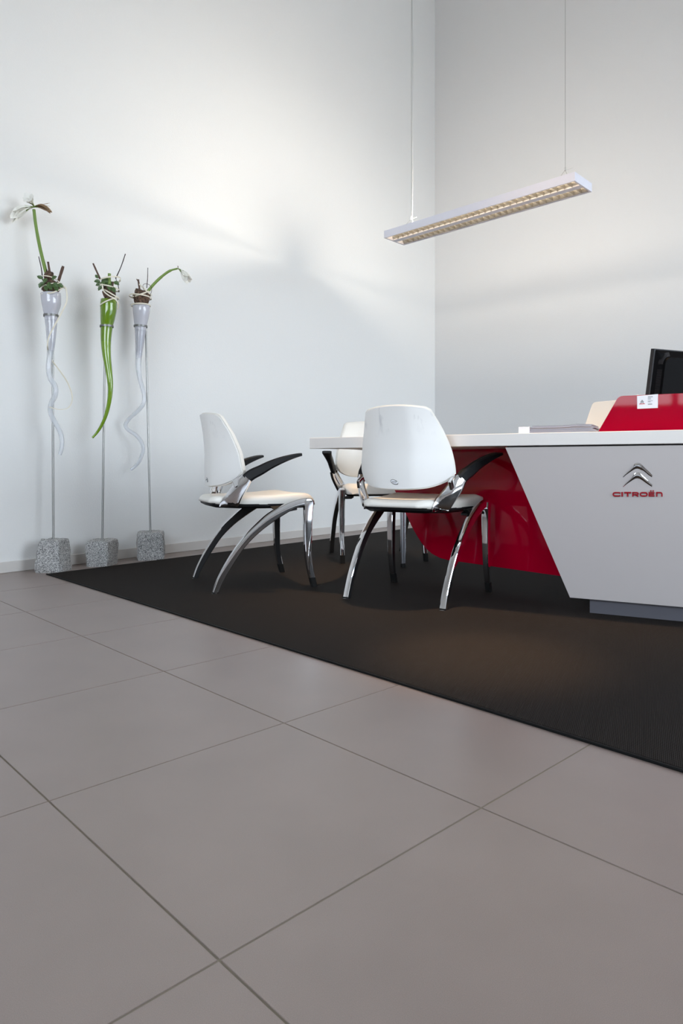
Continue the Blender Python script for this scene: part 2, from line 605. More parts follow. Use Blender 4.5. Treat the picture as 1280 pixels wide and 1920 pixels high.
LA = {0: floor_line((903.5, 1513.5), (531, 1356), (304, 1259.5), (155, 1192)), -1: floor_line((91.5, 1502), (411, 1800))}
LB = {0: floor_line((903.5, 1513.5), (411, 1800)), 1: floor_line((531, 1356), (91.5, 1502)),
      2: floor_line((304, 1259.5), (0, 1330)), 3: floor_line((155, 1192), (0, 1220))}
for L_ in (LA, LB):     # make all normals point the same way round
    for k_ in L_:
        nn, c_ = L_[k_]
        ref = Vector((0.7, 0.7)) if L_ is LA else Vector((-0.7, 0.7))
        if nn.dot(ref) < 0:
            L_[k_] = (-nn, -c_)
STEP = 0.588


def line_a(j):
    if j in LA:
        return LA[j]
    nn, c_ = LA[0] if j > 0 else LA[-1]
    return nn, c_ + (j if j > 0 else j + 1) * STEP


def line_b(i):
    if i in LB:
        return LB[i]
    nn, c_ = LB[0] if i < 0 else LB[3]
    return nn, c_ + (i if i < 0 else i - 3) * STEP


def inter(l1, l2):
    (n1, c1), (n2, c2) = l1, l2
    det = n1.x * n2.y - n1.y * n2.x
    return Vector(((c1 * n2.y - c2 * n1.y) / det, (n1.x * c2 - n2.x * c1) / det))


def clip(poly, p, nrm):
    """keep the part of poly with (q-p).nrm >= 0"""
    out = []
    for i in range(len(poly)):
        a_, b_ = poly[i], poly[(i + 1) % len(poly)]
        da, db = (a_ - p).dot(nrm), (b_ - p).dot(nrm)
        if da >= 0:
            out.append(a_)
        if da * db < 0:
            out.append(a_ + (b_ - a_) * (da / (da - db)))
    return out


MAT_C = on_floor(86, 1077.5)                         # the corner of the mat beside the first stone
MAT_A = (on_floor(1280, 1450) - MAT_C).normalized()  # its near edge
MAT_B = Vector((0.6385, 0.7696, 0))                  # its edge along the wall
J = 0.0021
v2 = lambda p: Vector((p[0], p[1]))
for i in range(-14, 12):
    for j in range(-12, 14):
        la0, la1, lb0, lb1 = line_a(j), line_a(j + 1), line_b(i), line_b(i + 1)
        la0, la1 = (la0[0], la0[1] + J), (la1[0], la1[1] - J)
        lb0, lb1 = (lb0[0], lb0[1] + J), (lb1[0], lb1[1] - J)
        poly = [inter(la0, lb0), inter(la1, lb0), inter(la1, lb1), inter(la0, lb1)]
        n0 = len(poly)
        for p_, nrm in ((uv(0, 0.001), VD), (uv(0, ROOM_V - .001), -VD), (uv(-0.001, 0), -UD), (uv(ROOM_U + .001, 0), UD)):
            poly = clip(poly, v2(p_), v2(nrm))
            if len(poly) < 3:
                break
        if len(poly) < 3:
            continue
        area = abs(sum(poly[k].x * poly[(k + 1) % len(poly)].y - poly[(k + 1) % len(poly)].x * poly[k].y for k in range(len(poly)))) / 2
        if area < 0.004:
            continue
        # wholly under the mat: nothing shows, leave it out
        inside = True
        for q in poly:
            r_ = Vector((q.x, q.y, 0)) - MAT_C
            det = MAT_A.x * MAT_B.y - MAT_A.y * MAT_B.x
            s_ = (r_.x * MAT_B.y - r_.y * MAT_B.x) / det
            t_ = (MAT_A.x * r_.y - MAT_A.y * r_.x) / det
            if not (0.02 < s_ < 4.98 and 0.02 < t_ < 4.6):
                inside = False
        if inside or min(q.y for q in poly) < -2.2:
            continue
        MB().prism(poly, -0.0015, 0.0).build('tile', M['tile'], floor)

# plain continuation of the floor finish behind the camera, far from the view
# (the base slab shows there, as a screed)

# ------------------------------------------------------------------ mat
mat_root = empty('floor_mat', (MAT_C.x + 1.5, MAT_C.y + 1.0, 0), math.atan2(MAT_A.y, MAT_A.x), local=True)
tag(mat_root, 'large black ribbed floor mat under the chairs and the counter', 'mat')
inv = Matrix.Rotation(-mat_root.rotation_euler.z, 3, 'Z')
poly = [MAT_C, MAT_C + MAT_A * 5.0, MAT_C + MAT_A * 5.0 + MAT_B * 4.62, MAT_C + MAT_B * 4.62]
loc_poly = [inv @ (p - mat_root.location) for p in poly]
e0, e1 = loc_poly[0], loc_poly[1]
inset = [Vector((e0.x + .012, e0.y + .012, 0)), Vector((e1.x, e1.y + .012, 0)), loc_poly[2], loc_poly[3]]
MB().prism(inset, 0.0, 0.006).build('mat_surface', M['mat'], mat_root)
MB().prism([(e0.x, e0.y), (e1.x, e1.y), (e1.x, e1.y + .010), (e0.x + .010, e0.y + .010)], 0.0, 0.0065).build('edge_strip', M['mat_edge'], mat_root, bevel=0.002)
MB().prism([(e0.x + .006, e0.y + .0095), (e1.x, e1.y + .0095), (e1.x, e1.y + .0125), (e0.x + .009, e0.y + .0125)], 0.0, 0.003).build('edge_groove', M['mat_edge'], mat_root)


# ------------------------------------------------------------------ armchairs (local frame: x forward, y left, z up)
def interp(tab, z):
    if z <= tab[0][0]:
        return tab[0][1]
    for (a, va), (b, vb) in zip(tab[:-1], tab[1:]):
        if z <= b:
            t = (z - a) / (b - a)
            return va + (vb - va) * t
    return tab[-1][1]


HW = [(0.52, .205), (0.545, .226), (0.575, .240), (0.61, .246), (0.65, .243), (0.70, .234), (0.74, .224), (0.78, .210), (0.82, .195), (0.86, .178), (0.89, .165), (0.92, .152)]
CX = [(0.52, -.252), (0.62, -.255), (0.70, -.254), (0.80, -.263), (0.86, -.274), (0.92, -.288)]
DW = [(0.52, .105), (0.60, .122), (0.70, .105), (0.80, .078), (0.88, .050), (0.92, .040)]


def back_point(u, v, grow=0.0, fwd=0.0):
    """point of the curved back: u -1..1 across, v 0..1 upwards; grow enlarges the outline, fwd moves to the front"""
    au = abs(u)
    zt = 0.906 - 0.015 * au ** 2 - 0.010 * max(0, (au - .92) / .08) ** 2 + grow
    zb = 0.526 + 0.020 * au ** 2 + 0.034 * max(0, (au - .55) / .45) ** 2 + 0.022 * max(0, (au - .88) / .12) ** 2 - grow * .6
    z = zb + (zt - zb) * v
    hw = interp(HW, z - grow * (v - .5)) + grow
    d = interp(DW, z)
    crease = 0.62
    bend = (au ** 2) * 0.35 + (max(0, au - .35) / .65) ** 1.5 * 0.65
    x = interp(CX, z) + d * bend
    # forward offset follows the local direction of the surface (wings turn inwards)
    return Vector((x + fwd * (1 - .25 * bend), (u * (hw - fwd * .30 * au ** 3)), z))


def back_solid(thick, grow, f0, nu=22, nv=16, puff=0.0):
    mb = MB()
    us = [-1 + 2 * i / nu for i in range(nu + 1)]
    vs_ = [i / nv for i in range(nv + 1)]
    rear = [[back_point(u, v, grow, f0) for u in us] for v in vs_]
    front = []
    for v in vs_:
        row = []
        for u in us:
            e = min(1, (1 - abs(u)) / .12) * min(1, v / .10) * min(1, (1 - v) / .10)
            row.append(back_point(u, v, grow - .004 * (1 - e), f0 + thick * (.7 + .3 * e) + puff * e * (1 - u * u)))
        front.append(row)
    mb.grid(rear)
    mb.grid([list(reversed(r_)) for r_ in front])
    per = [(0, k) for k in range(nu + 1)] + [(j, nu) for j in range(1, nv + 1)] + [(nv, k) for k in range(nu - 1, -1, -1)] + [(j, 0) for j in range(nv - 1, 0, -1)]
    mid = [(rear[a][b_] + front[a][b_]) / 2 + (Vector((0, rear[a][b_].y, rear[a][b_].z - .72)).normalized() * .002) for a, b_ in per]
    ra = [rear[a][b_] for a, b_ in per]
    fa = [front[a][b_] for a, b_ in per]
    mb.grid([ra + ra[:1], mid + mid[:1], fa + fa[:1]])
    return mb


def make_chair():
    root = empty('armchair', (0, 0, 0), 0, local=True)
    # --- seat cushion: grid over the plan, waterfall front
    def half_w(x):
        return interp([(-.27, .130), (-.255, .158), (-.235, .172), (-.15, .192), (0, .222), (.15, .243), (.22, .246), (.25, .240), (.266, .228), (.275, .21)], x)

    def top_z(x):
        return interp([(-.27, .464), (-.25, .476), (-.22, .481), (-.1, .480), (.05, .484), (.15, .492), (.20, .493), (.235, .488), (.258, .474), (.272, .452), (.275, .44)], x)

    xs = [-.27, -.262, -.25, -.235, -.2, -.15, -.1, -.05, 0, .05, .1, .15, .19, .22, .24, .255, .266, .273, .275]
    nu = 16
    top, low = [], []
    for x in xs:
        w = half_w(x)
        rt, rl = [], []
        zb = interp([(-.27, .442), (-.2, .434), (.1, .434), (.2, .430), (.275, .425)], x)
        for k in range(nu + 1):
            u = -1 + 2 * k / nu
            e = max(0, (abs(u) - .86) / .14)
            rt.append(Vector((x, u * w, top_z(x) - .012 * e ** 2 - .004 * (1 - u * u))))
            rl.append(Vector((x, u * (w - .004), zb)))
        top.append(rt)
        low.append(rl)
    mb = MB()
    mb.grid(top)
    mb.grid([list(reversed(r_)) for r_ in low])
    n_ = len(xs) - 1
    per = [(0, k) for k in range(nu + 1)] + [(j, nu) for j in range(1, n_ + 1)] + [(n_, k) for k in range(nu - 1, -1, -1)] + [(j, 0) for j in range(n_ - 1, 0, -1)]
    ta, la = [top[a][b_] for a, b_ in per], [low[a][b_] for a, b_ in per]
    md = []
    for p, q in zip(ta, la):
        c_ = (p + q) / 2
        d = Vector((c_.x, c_.y, 0)).normalized()
        md.append(c_ + d * .004)
    mb.grid([ta + ta[:1], md + md[:1], la + la[:1]])
    seat = mb.build('seat', M['leather'], root, smooth=70)
    # --- black pan under the cushion
    pan = []
    for x in (-.262, -.25, -.22, -.1, .05, .15, .20, .245):
        pan.append((x, half_w(x) - .002))
    outline = [(x, -w) for x, w in pan] + [(x, w) for x, w in reversed(pan)]
    mb = MB()
    n_ = len(outline)
    rings = []
    for z, s in ((.436, 1.0), (.424, .985), (.412, .90)):
        rings.append([Vector((x * s, y * s, z + (.0 if x > -.2 else .006))) for x, y in outline])
    mb.grid([r_ + r_[:1] for r_ in rings])
    mb.add(rings[0], [tuple(range(n_))])
    mb.add(rings[-1], [tuple(range(n_))])
    for s in (-1, 1):     # webs that sit on the side rails
        mb.slab([(.02, s * .225, .425), (.19, s * .243, .432), (.19, s * .243, .448), (.10, s * .24, .425), (.055, s * .235, .402), (.035, s * .23, .41)], (0, s * .02, 0))
    mb.build('seat_pan', M['black'], root, smooth=40)
    MB().box((.135, -.205, .402), (.075, .05, .014), Matrix.Rotation(-.16, 3, 'Y')).build('lever', M['darkgrey'], root, bevel=.004)
    # --- back
    back = back_solid(.012, 0.0, 0.0).build('back_shell', M['shell'], root, smooth=50)
    back_solid(.034, 0.0075, 0.0125, puff=.012).build('back_cushion', M['leather'], root, smooth=60)
    # small oval badge at the foot of the back
    mb = MB()
    for rx, rz, th in ((.021, .0105, .0018),):
        c_ = back_point(0, .085)
        ring, inner = [], []
        for k in range(24):
            a = 2 * math.pi * k / 24
            tilt = .35
            y0, z0 = rx * math.cos(a), rz * math.sin(a)
            y1, z1 = y0 * math.cos(tilt) - z0 * math.sin(tilt), y0 * math.sin(tilt) + z0 * math.cos(tilt)
            ring.append(Vector((c_.x - .002, y1, c_.z + z1)))
            inner.append(Vector((c_.x - .0035, y1 * .84, c_.z + z1 * .78)))
        base = [p + Vector((.006, 0, 0)) for p in ring]
        mb.grid([base + base[:1], ring + ring[:1], inner + inner[:1]])
        mb.add(inner, [tuple(range(24))], 1)
        sw = [(c_.x - .0042, y, c_.z + z) for y, z in ((.012, -.003), (.006, .003), (.001, -.001), (-.004, .004), (-.012, .002), (-.006, -.003))]
        mb.tube(spline(sw, 4), .0011, 5, 0)
    mb.build('badge', [M['steel'], M['paper']], root, smooth=50)
    # --- legs, brackets, arms on both sides (s = -1 right, +1 left)
    rear_top = [(.243, .452), (.225, .464), (.181, .463), (.13, .450), (.078, .429), (.004, .389), (-.055, .340), (-.114, .285), (-.172, .212), (-.223, .133), (-.258, .066), (-.283, 0)]
    rear_low = [(.235, .425), (.215, .424), (.165, .418), (.125, .402), (.088, .382), (.024, .343), (-.045, .294), (-.115, .228), (-.168, .155), (-.214, .083), (-.238, .040), (-.255, 0)]
    front_c = [(.222, .452, .024), (.2195, .42, .0235), (.216, .36, .021), (.2155, .26, .0195), (.219, .16, .017), (.231, .08, .0155), (.252, 0, .014)]
    for s in (-1, 1):
        secs = []
        st = spline(rear_top, 3)
        sl = spline(rear_low, 3)
        for (xt, zt), (xl, zl) in zip(st, sl):
            yy = s * (.264 - .014 * min(1, max(0, (.24 - xt) / .5)))
            c_ = Vector(((xt + xl) / 2, yy, (zt + zl) / 2))
            a = Vector(((xt - xl) / 2, 0, (zt - zl) / 2))
            secs.append((c_, a, Vector((0, -s * .0145, 0))))
        leg = MB().bar(secs, .20, 1, .10).build('leg', [M['chrome'], M['black']], root, smooth=20)
        c_ = Vector((-.2685, s * .2505, .004))
        MB().box(c_, (.030, .030, .008)).build('foot_cap', M['rubber'], leg, bevel=.002)
        secs = []
        for x, z, hx in spline(front_c, 3):
            hy = .012 + .006 * min(1, z / .45)
            secs.append(((x, s * (.268 - .002 * z / .45), z), (hx, 0, 0), (0, -s * hy, 0)))
        leg = MB().bar(secs, .20, 1, .10).build('leg', [M['chrome'], M['black']], root, smooth=20)
        cap = []
        for x, z, hx in ((.2385, .05, .0162), (.2445, .027, .0153), (.2522, -.0, .0146)):
            cap.append(((x, s * .2675, z), (hx, 0, 0), (0, -s * .0142, 0)))
        MB().bar(cap, .25).build('foot_cap', M['rubber'], leg, smooth=24)
        # bracket: curved blade from under the seat to the arm
        path = [(-.182, s * .172, .428, .040), (-.172, s * .197, .452, .038), (-.154, s * .226, .495, .034), (-.130, s * .252, .540, .031), (-.108, s * .268, .575, .024)]
        secs = []
        pp = spline(path, 4)
        for k, (x, y, z, w) in enumerate(pp):
            q0, q1 = Vector(pp[max(0, k - 1)][:3]), Vector(pp[min(len(pp) - 1, k + 1)][:3])
            t = (q1 - q0).normalized()
            n0 = Vector((-.75, s, .10))
            th = (n0 - t * n0.dot(t)).normalized()  # outer face looks outwards and a little back
            a = th.cross(t).normalized()
            if a.x < 0:
                a = -a
            m_ = min(1, k / 5)                      # the foot of the blade lies flat against the pan
            a = (Vector((1, 0, 0)) * (1 - m_) + a * m_ * 1.08).normalized()
            secs.append(((x, y, z), a * w * (1 + .1 * m_), th * .013))
        MB().bar(secs, .25, None, .10).build('arm_bracket', M['chrome'], root, smooth=30)
        # plate that carries the back
        mb = MB()
        q = [(-.182, .560), (-.128, .592), (-.104, .574), (-.118, .555), (-.168, .522)]
        mb.slab([(x, s * (.236 + (.0 if z < .56 else -.004)), z) for x, z in q], (0, s * .016, 0))
        mb.build('back_bracket', M['chrome'], root, bevel=.003)
        # arm
        arm = [(-.113, .262, .566, .026, .015), (-.085, .273, .590, .027, .016), (-.045, .287, .611, .025, .0165), (.0, .303, .637, .0215, .018), (.05, .322, .660, .0175, .021), (.10, .338, .678, .013, .026), (.135, .347, .6875, .0095, .030), (.150, .350, .690, .0075, .029)]
        secs = []
        pp = spline(arm, 3)
        for k, (x, y, z, hz, hy) in enumerate(pp):
            q0, q1 = pp[max(0, k - 1)], pp[min(len(pp) - 1, k + 1)]
            t = Vector((q1[0] - q0[0], s * (q1[1] - q0[1]), q1[2] - q0[2])).normalized()
            side = Vector((0, 0, 1)).cross(t).normalized()
            nz = t.cross(side).normalized()
            secs.append(((x, s * y, z), nz * hz, side * hy))
        MB().bar(secs, .35).build('armrest', M['black'], root, smooth=30)
    return root


chair = make_chair()
chair_spots = [((-.480, 3.733), 23.2, 1.0, 'white leather armchair with polished legs seen from the side, nearest the flower stands'),
               ((.379, 3.3675), 57.8, 1.0, 'white armchair seen from behind, in front of the red panel of the counter'),
               ((.236, 4.75), -79.6, 1.05, 'white armchair facing the camera, half hidden behind the tabletop and another armchair')]
for k, (xy, ang, sc, lab) in enumerate(chair_spots):
    c_ = chair if k == 0 else copy_tree(chair)
    c_.location = (xy[0], xy[1], 0.006)
    c_.rotation_euler = (0, 0, math.radians(ang))
    c_.scale = (sc, sc, sc)
    tag(c_, lab, 'chair', 'white armchairs around the table')

# ------------------------------------------------------------------ counter
FD = Vector((-.885, .4656, 0)).normalized()           # along the front edge, to the left
FN = Vector((-FD.y * -1, 0, 0))
FN = Vector((.4656, .885, 0)).normalized()            # away from the front
F0 = Vector((1.284, 2.57, 0)) * 1.066
TOP, TH = 0.784, 0.0557
desk = empty('reception_counter', (1.5, 2.95, 0.006))
tag(desk, 'white and red reception counter with a long pointed tabletop, emblem and red lettering', 'counter')


def dp(e, n, z=0.0):
    p = F0 + FD * e + FN * n
    return Vector((p.x, p.y, z))


tip = dp(1.627 * 1.066, 0)
front_r = dp(-1.25, 0)
edge = [(-.160, 3.568), (-.10, 3.605), (0, 3.66), (.055, 3.74), (.10, 3.86), (.13, 4.02), (.155, 4.22), (.21, 4.48), (.33, 4.62), (.52, 4.66), (.9, 4.55), (1.5, 4.24), (2.6, 3.66)]
outline = [(front_r.x, front_r.y), (tip.x, tip.y)] + edge + [(dp(-1.25, 1.3).x, dp(-1.25, 1.3).y)]
MB().prism(outline, TOP - TH, TOP).build('tabletop', M['top_white'], desk, bevel=.003)

# white front panel, slanted left edge
pn0 = dp(0, .012)
PN = -FN


def on_front(px, py, off=0.012):
    return on_plane(px, py, dp(0, off), FN)


a_, b_ = on_front(945.5, 836), on_front(1068, 1120.5)
zt = TOP - TH - .006
a_ = a_ + (a_ - b_) * ((zt - a_.z) / (a_ - b_).z)
zb = b_.z
r_t, r_b = dp(-1.2, .012, zt), dp(-1.2, .012, zb)
MB().slab([a_, b_, r_b, r_t], FN * .028).build('front_panel', M['desk_white'], desk, bevel=.0012)
# recessed strip between panel and top
MB().slab([a_ + FN * .03 + Vector((0, 0, .006)), a_ + FN * .03 - Vector((0, 0, .01)), dp(-1.2, .042, zt - .01), dp(-1.2, .042, zt + .006)], FN * .02).build('shadow_gap_strip', M['darkgrey'], desk)
# plinth and carcass behind the panel
pl = on_floor(1104.5, 1152.5)
pe = (pl - F0).dot(FD)
pnn = max(.046, (pl - F0).dot(FN))
MB().slab([dp(pe, pnn, .006), dp(pe, pnn, zb + .02), dp(-1.2, pnn, zb + .02), dp(-1.2, pnn, .006)], FN * .42).build('plinth', M['plinth'], desk)
MB().slab([dp(pe, .045, zb + .02), dp(pe, .045, zt - .02), dp(-1.2, .045, zt - .02), dp(-1.2, .045, zb + .02)], FN * .62).build('carcass', M['desk_white'], desk)

# red panel under the tabletop: slanted, with a rounded lower corner
RD = Vector((-.63, .7766, 0)).normalized()
RN = Vector((RD.y, -RD.x, 0))
if RN.y > 0:
    RN = -RN
R0 = Vector((.599, 3.863, 0))
pix = [(1130, 1091), (1050, 1080), (980, 1070.5), (900, 1059), (862, 1053.5), (839, 1050), (824, 1046), (809, 1038), (799, 1029), (790, 1018), (778, 999), (770, 984), (762, 966), (739, 918)]
pts = [on_plane(px, py, R0, RN) for px, py in pix]
base_z = sum(p.z for p in pts[:6]) / 6
for p in pts[:6]:
    p.z = base_z
last, prev = pts[-1], pts[-2]
top_l = last + (last - prev) * ((TOP - TH - last.z) / (last.z - prev.z))
pts.append(top_l)
pts.append(Vector((pts[0].x, pts[0].y, TOP - TH)))
MB().slab(pts, -RN * .018).build('red_panel', M['red'], desk, bevel=.001)
# polished support behind the red panel
lp = on_floor(755.5, 1065)
leg = MB().tube([lp + Vector((0, 0, .03)), lp + Vector((0, 0, .25)), lp + Vector((0, 0, TOP - TH))], [.0165, .0185, .021], 20).build('leg', M['satin'], desk, smooth=40)
MB().tube([lp + Vector((0, 0, .006)), lp + Vector((0, 0, .022)), lp + Vector((0, 0, .034))], [.017, .017, .011], 16).build('foot_cap', M['rubber'], leg, smooth=40)


# emblem: two chevrons
def chevron(dy):
    upper = [(1167.2, 893.2), (1173, 886.0), (1180, 879.2), (1186.5, 871.6), (1190.5, 868.0), (1194.4, 867.0), (1198.6, 867.8), (1203, 871.2), (1210, 878.0), (1217, 884.4), (1222.8, 890.6)]
    lower = [(1168.2, 895.6), (1174.5, 890.4), (1180.8, 886.0), (1187, 882.0), (1191, 879.9), (1194.6, 879.4), (1198.4, 880.2), (1202.4, 882.4), (1208.6, 886.8), (1215, 891.4), (1221.4, 895.4)]
    mb = MB()
    rows = [[], [], [], []]
    for k, ((ux, uy), (lx, ly)) in enumerate(zip(upper, lower)):
        h = .25 * (on_front(ux, uy) - on_front(lx, ly)).length
        rows[0].append(on_front(ux, uy + dy, .013))
        rows[1].append(on_front(ux * .62 + lx * .38, uy * .62 + ly * .38 + dy, .012) - FN * h)
        rows[2].append(on_front(ux * .45 + lx * .55, uy * .45 + ly * .55 + dy, .012) - FN * h)
        rows[3].append(on_front(lx, ly + dy, .013))
    mb.grid(rows)
    mb.add([r_[0] for r_ in rows], [(0, 1, 2, 3)])
    mb.add([r_[-1] for r_ in rows], [(3, 2, 1, 0)])
    return mb


for dy in (0, 18.1):
    chevron(dy).build('chevron', M['chrome'], desk, smooth=35)


# red letters, drawn as strokes on the panel
def stroke_letter(name, strokes, w=3.0, closed=()):
    mb = MB()
    hwd = w / 2
    for si, st in enumerate(strokes):
        cl = si in closed
        n = len(st)
        L_, R_ = [], []
        for k in range(n):
            p = Vector(st[k])
            if cl:
                a, c = Vector(st[k - 1]), Vector(st[(k + 1) % n])
            else:
                a, c = Vector(st[max(0, k - 1)]), Vector(st[min(n - 1, k + 1)])
            d0 = (p - a).normalized() if (p - a).length > 1e-6 else (c - p).normalized()
            d1 = (c - p).normalized() if (c - p).length > 1e-6 else d0
            t = (d0 + d1).normalized()
            nn = Vector((-t.y, t.x))
            k_ = hwd / max(.5, abs(nn.dot(Vector((-d0.y, d0.x)))))
            L_.append(p + nn * k_)
            R_.append(p - nn * k_)
        rng = range(n) if cl else range(n - 1)
        for depth_rows in (1,):
            f0 = [on_front(q.x, q.y, .0125) for q in L_]
            f1 = [on_front(q.x, q.y, .012) - FN * .006 for q in L_]
            g1 = [on_front(q.x, q.y, .012) - FN * .006 for q in R_]
            g0 = [on_front(q.x, q.y, .0125) for q in R_]
            vs = f0 + f1 + g1 + g0
            fs = []
            for k in rng:
                k2 = (k + 1) % n
                for blk in range(3):
                    fs.append((blk * n + k, blk * n + k2, (blk + 1) * n + k2, (blk + 1) * n + k))
            if not cl:
                fs += [(0, n, 2 * n, 3 * n), (n - 1, 2 * n - 1, 3 * n - 1, 4 * n - 1)]
            mb.add(vs, fs)
    return mb.build(name, M['red_letter'], desk)


yt, yb, ym = 923.6, 929.8, 926.7


def arc(cx, cy, rx, ry, a0, a1, n=6):
    return [(cx + rx * math.cos(math.radians(a0 + (a1 - a0) * k / n)), cy - ry * math.sin(math.radians(a0 + (a1 - a0) * k / n))) for k in range(n + 1)]


W_ = 2.5
stroke_letter('letter', [[(1162.6, yt + .7)] + [(1160.0, yt)] + arc(1153, ym, 3.6, (yb - yt) / 2, 90, 270, 8) + [(1160.0, yb), (1162.6, yb - .7)]], W_)
stroke_letter('letter', [[(1166.1, yt - 1.2), (1166.1, yb + 1.2)]], 3.0)
stroke_letter('letter', [[(1169.8, yt), (1182.8, yt)], [(1176.3, yt), (1176.3, yb + 1.2)]], W_ + .3)
stroke_letter('letter', [[(1186.2, yb + 1.2), (1186.2, yt)], [(1185, yt), (1193.5, yt)] + arc(1193.5, (yt + ym) / 2 + .4, 2.4, (ym - yt) / 2 + .4, 90, -90, 5)[1:] + [(1186.5, ym + .8)], [(1191.0, ym + .8), (1196.3, yb + 1.0)]], W_)
stroke_letter('letter', [arc(1203.4, ym, 3.3, (yb - yt) / 2, 90, 270, 6) + arc(1209.4, ym, 3.3, (yb - yt) / 2, 270, 450, 6)], W_, closed=(0,))
stroke_letter('letter', [[(1226.6, yt), (1216.6, yt), (1216.6, yb), (1226.6, yb)], [(1217, ym), (1225.8, ym)], [(1218.4, 920.4), (1221.2, 920.4)], [(1222.8, 920.4), (1225.6, 920.4)]], 2.2)
stroke_letter('letter', [[(1230.9, yb + 1.2), (1230.9, yt - 1.1)], [(1230.9, yt), (1237.5, yt)] + arc(1237.5, yt + 2.8, 3.1, 2.8, 90, 0, 4)[1:] + [(1240.6, yb + 1.2)]], W_)

# red desk screen with its cream twin behind it
SCR = .13


def on_scr(px, py, off):
    return on_plane(px, py, dp(0, off), FN)


def screen(px_bl, px_tl, px_tr, off, m, name, label, far):
    bl, tl = on_scr(*px_bl, off), on_scr(*px_tl, off)
    d = tl - bl
    bl = bl - d * ((bl.z - TOP) / d.z)
    tr_z = on_scr(*px_tr, off).z
    tr = dp(far, off, tr_z)
    br = dp(far, off, TOP)
    x1, x2 = tl - d.normalized() * .018, tl + (tr - tl).normalized() * .018
    rnd = [x1 * (1 - t) ** 2 + tl * 2 * t * (1 - t) + x2 * t * t for t in (0, .25, .5, .75, 1)]
    root = MB().slab([bl] + rnd + [tr, br], FN * .016).build(name, m, None, bevel=.0012, loc=(bl.x, bl.y, TOP))
    tag(root, label, 'desk screen')
    return root


screen((1122.6, 806.5), (1159.5, 742.5), (1280, 737.5), SCR, M['red'], 'desk_screen', 'red glass desk screen with slanted left end on the counter before the monitor', -.75)
screen((1094, 803), (1111, 754), (1180, 748), .56, M['cream'], 'desk_screen', 'cream desk screen with a slanted end, standing behind the red one', .18)

# business card leaning on the red screen's front
CO = SCR - .006
ctl, cbl, ctr, cbr = [on_scr(x, y, CO) for x, y in ((1193.8, 742.5), (1194.2, 766.6), (1233.2, 738.8), (1232.8, 764.8))]
card = MB().slab([ctl, cbl, cbr, ctr], FN * .004).build('business_card', M['paper'], None, loc=(cbl.x, cbl.y, cbl.z))
tag(card, 'white business card with a chevron emblem on the red desk screen', 'card')


def card_print(px_list, m, name):
    ps = [on_scr(x, y, CO) for x, y in px_list]
    MB().slab([p - FN * .0004 for p in ps], -FN * .0004).build(name, m, card)


def rect_px(x0, y0, x1, y1, sl=-.055):
    return [(x0, y0), (x0, y1), (x1, y1 + sl * (x1 - x0)), (x1, y0 + sl * (x1 - x0))]


for dy in (0, 2.6):
    card_print([(1200.2, 753.4 + dy), (1203.4, 749.6 + dy), (1206.6, 753.2 + dy), (1206.4, 754.6 + dy), (1203.4, 751.6 + dy), (1200.4, 754.8 + dy)], M['print_grey'], 'card_emblem')
card_print(rect_px(1197.8, 757.0, 1208.6, 758.2), M['print_red'], 'card_name')
for y0, wdt, hgt in ((743.7, 9, 1.3), (746.6, 5.5, .7), (748.2, 6, .7), (751.6, 9, .7), (753.0, 5, .7), (757.0, 8, .7), (758.4, 8, .7)):
    card_print(rect_px(1214.3, y0, 1214.3 + wdt, y0 + hgt), M['print_grey'], 'text_line')

# monitor seen from behind
mon_l = at(1217, 690, 3.10)
mon_base = Vector((mon_l.x + .235 * math.cos(math.radians(22)), mon_l.y + .235 * math.sin(math.radians(22)) + .03, TOP))
mon = empty('monitor', mon_base, math.radians(-25 + 180), local=True)     # local +x... screen side faces away from the camera
mon.rotation_euler = (0, 0, math.radians(22))
tag(mon, 'black flat computer monitor seen from behind at the right edge, behind the red desk screen', 'monitor')
# local frame: x to the right, -y towards the camera (back of the monitor)
T = Matrix.Rotation(math.radians(9), 3, 'X')
piv = Vector((0, 0, .10))


def mpt(x, y, z):
    return T @ Vector((x, y, z)) + piv


mw, mh = .235, .288
mb = MB()
f_ = [mpt(-mw, .0, 0), mpt(mw, .0, 0), mpt(mw, .0, mh), mpt(-mw, .0, mh)]
g_ = [mpt(-mw, .02, 0), mpt(mw, .02, 0), mpt(mw, .02, mh), mpt(-mw, .02, mh)]
mb.add(f_ + g_, [(0, 1, 2, 3), (7, 6, 5, 4), (0, 4, 5, 1), (1, 5, 6, 2), (2, 6, 7, 3), (3, 7, 4, 0)])
mb.build('bezel', M['monitor_edge'], mon, bevel=.002)


def rrect(x0, x1, z0, z1, r, y, n=6):
    out = []
    for cx, cz, a0 in ((x1 - r, z1 - r, 0), (x0 + r, z1 - r, 90), (x0 + r, z0 + r, 180), (x1 - r, z0 + r, 270)):
        for k in range(n + 1):
            a = math.radians(a0 + 90 * k / n)
            out.append(mpt(cx + r * math.cos(a), y, cz + r * math.sin(a)))
    return out


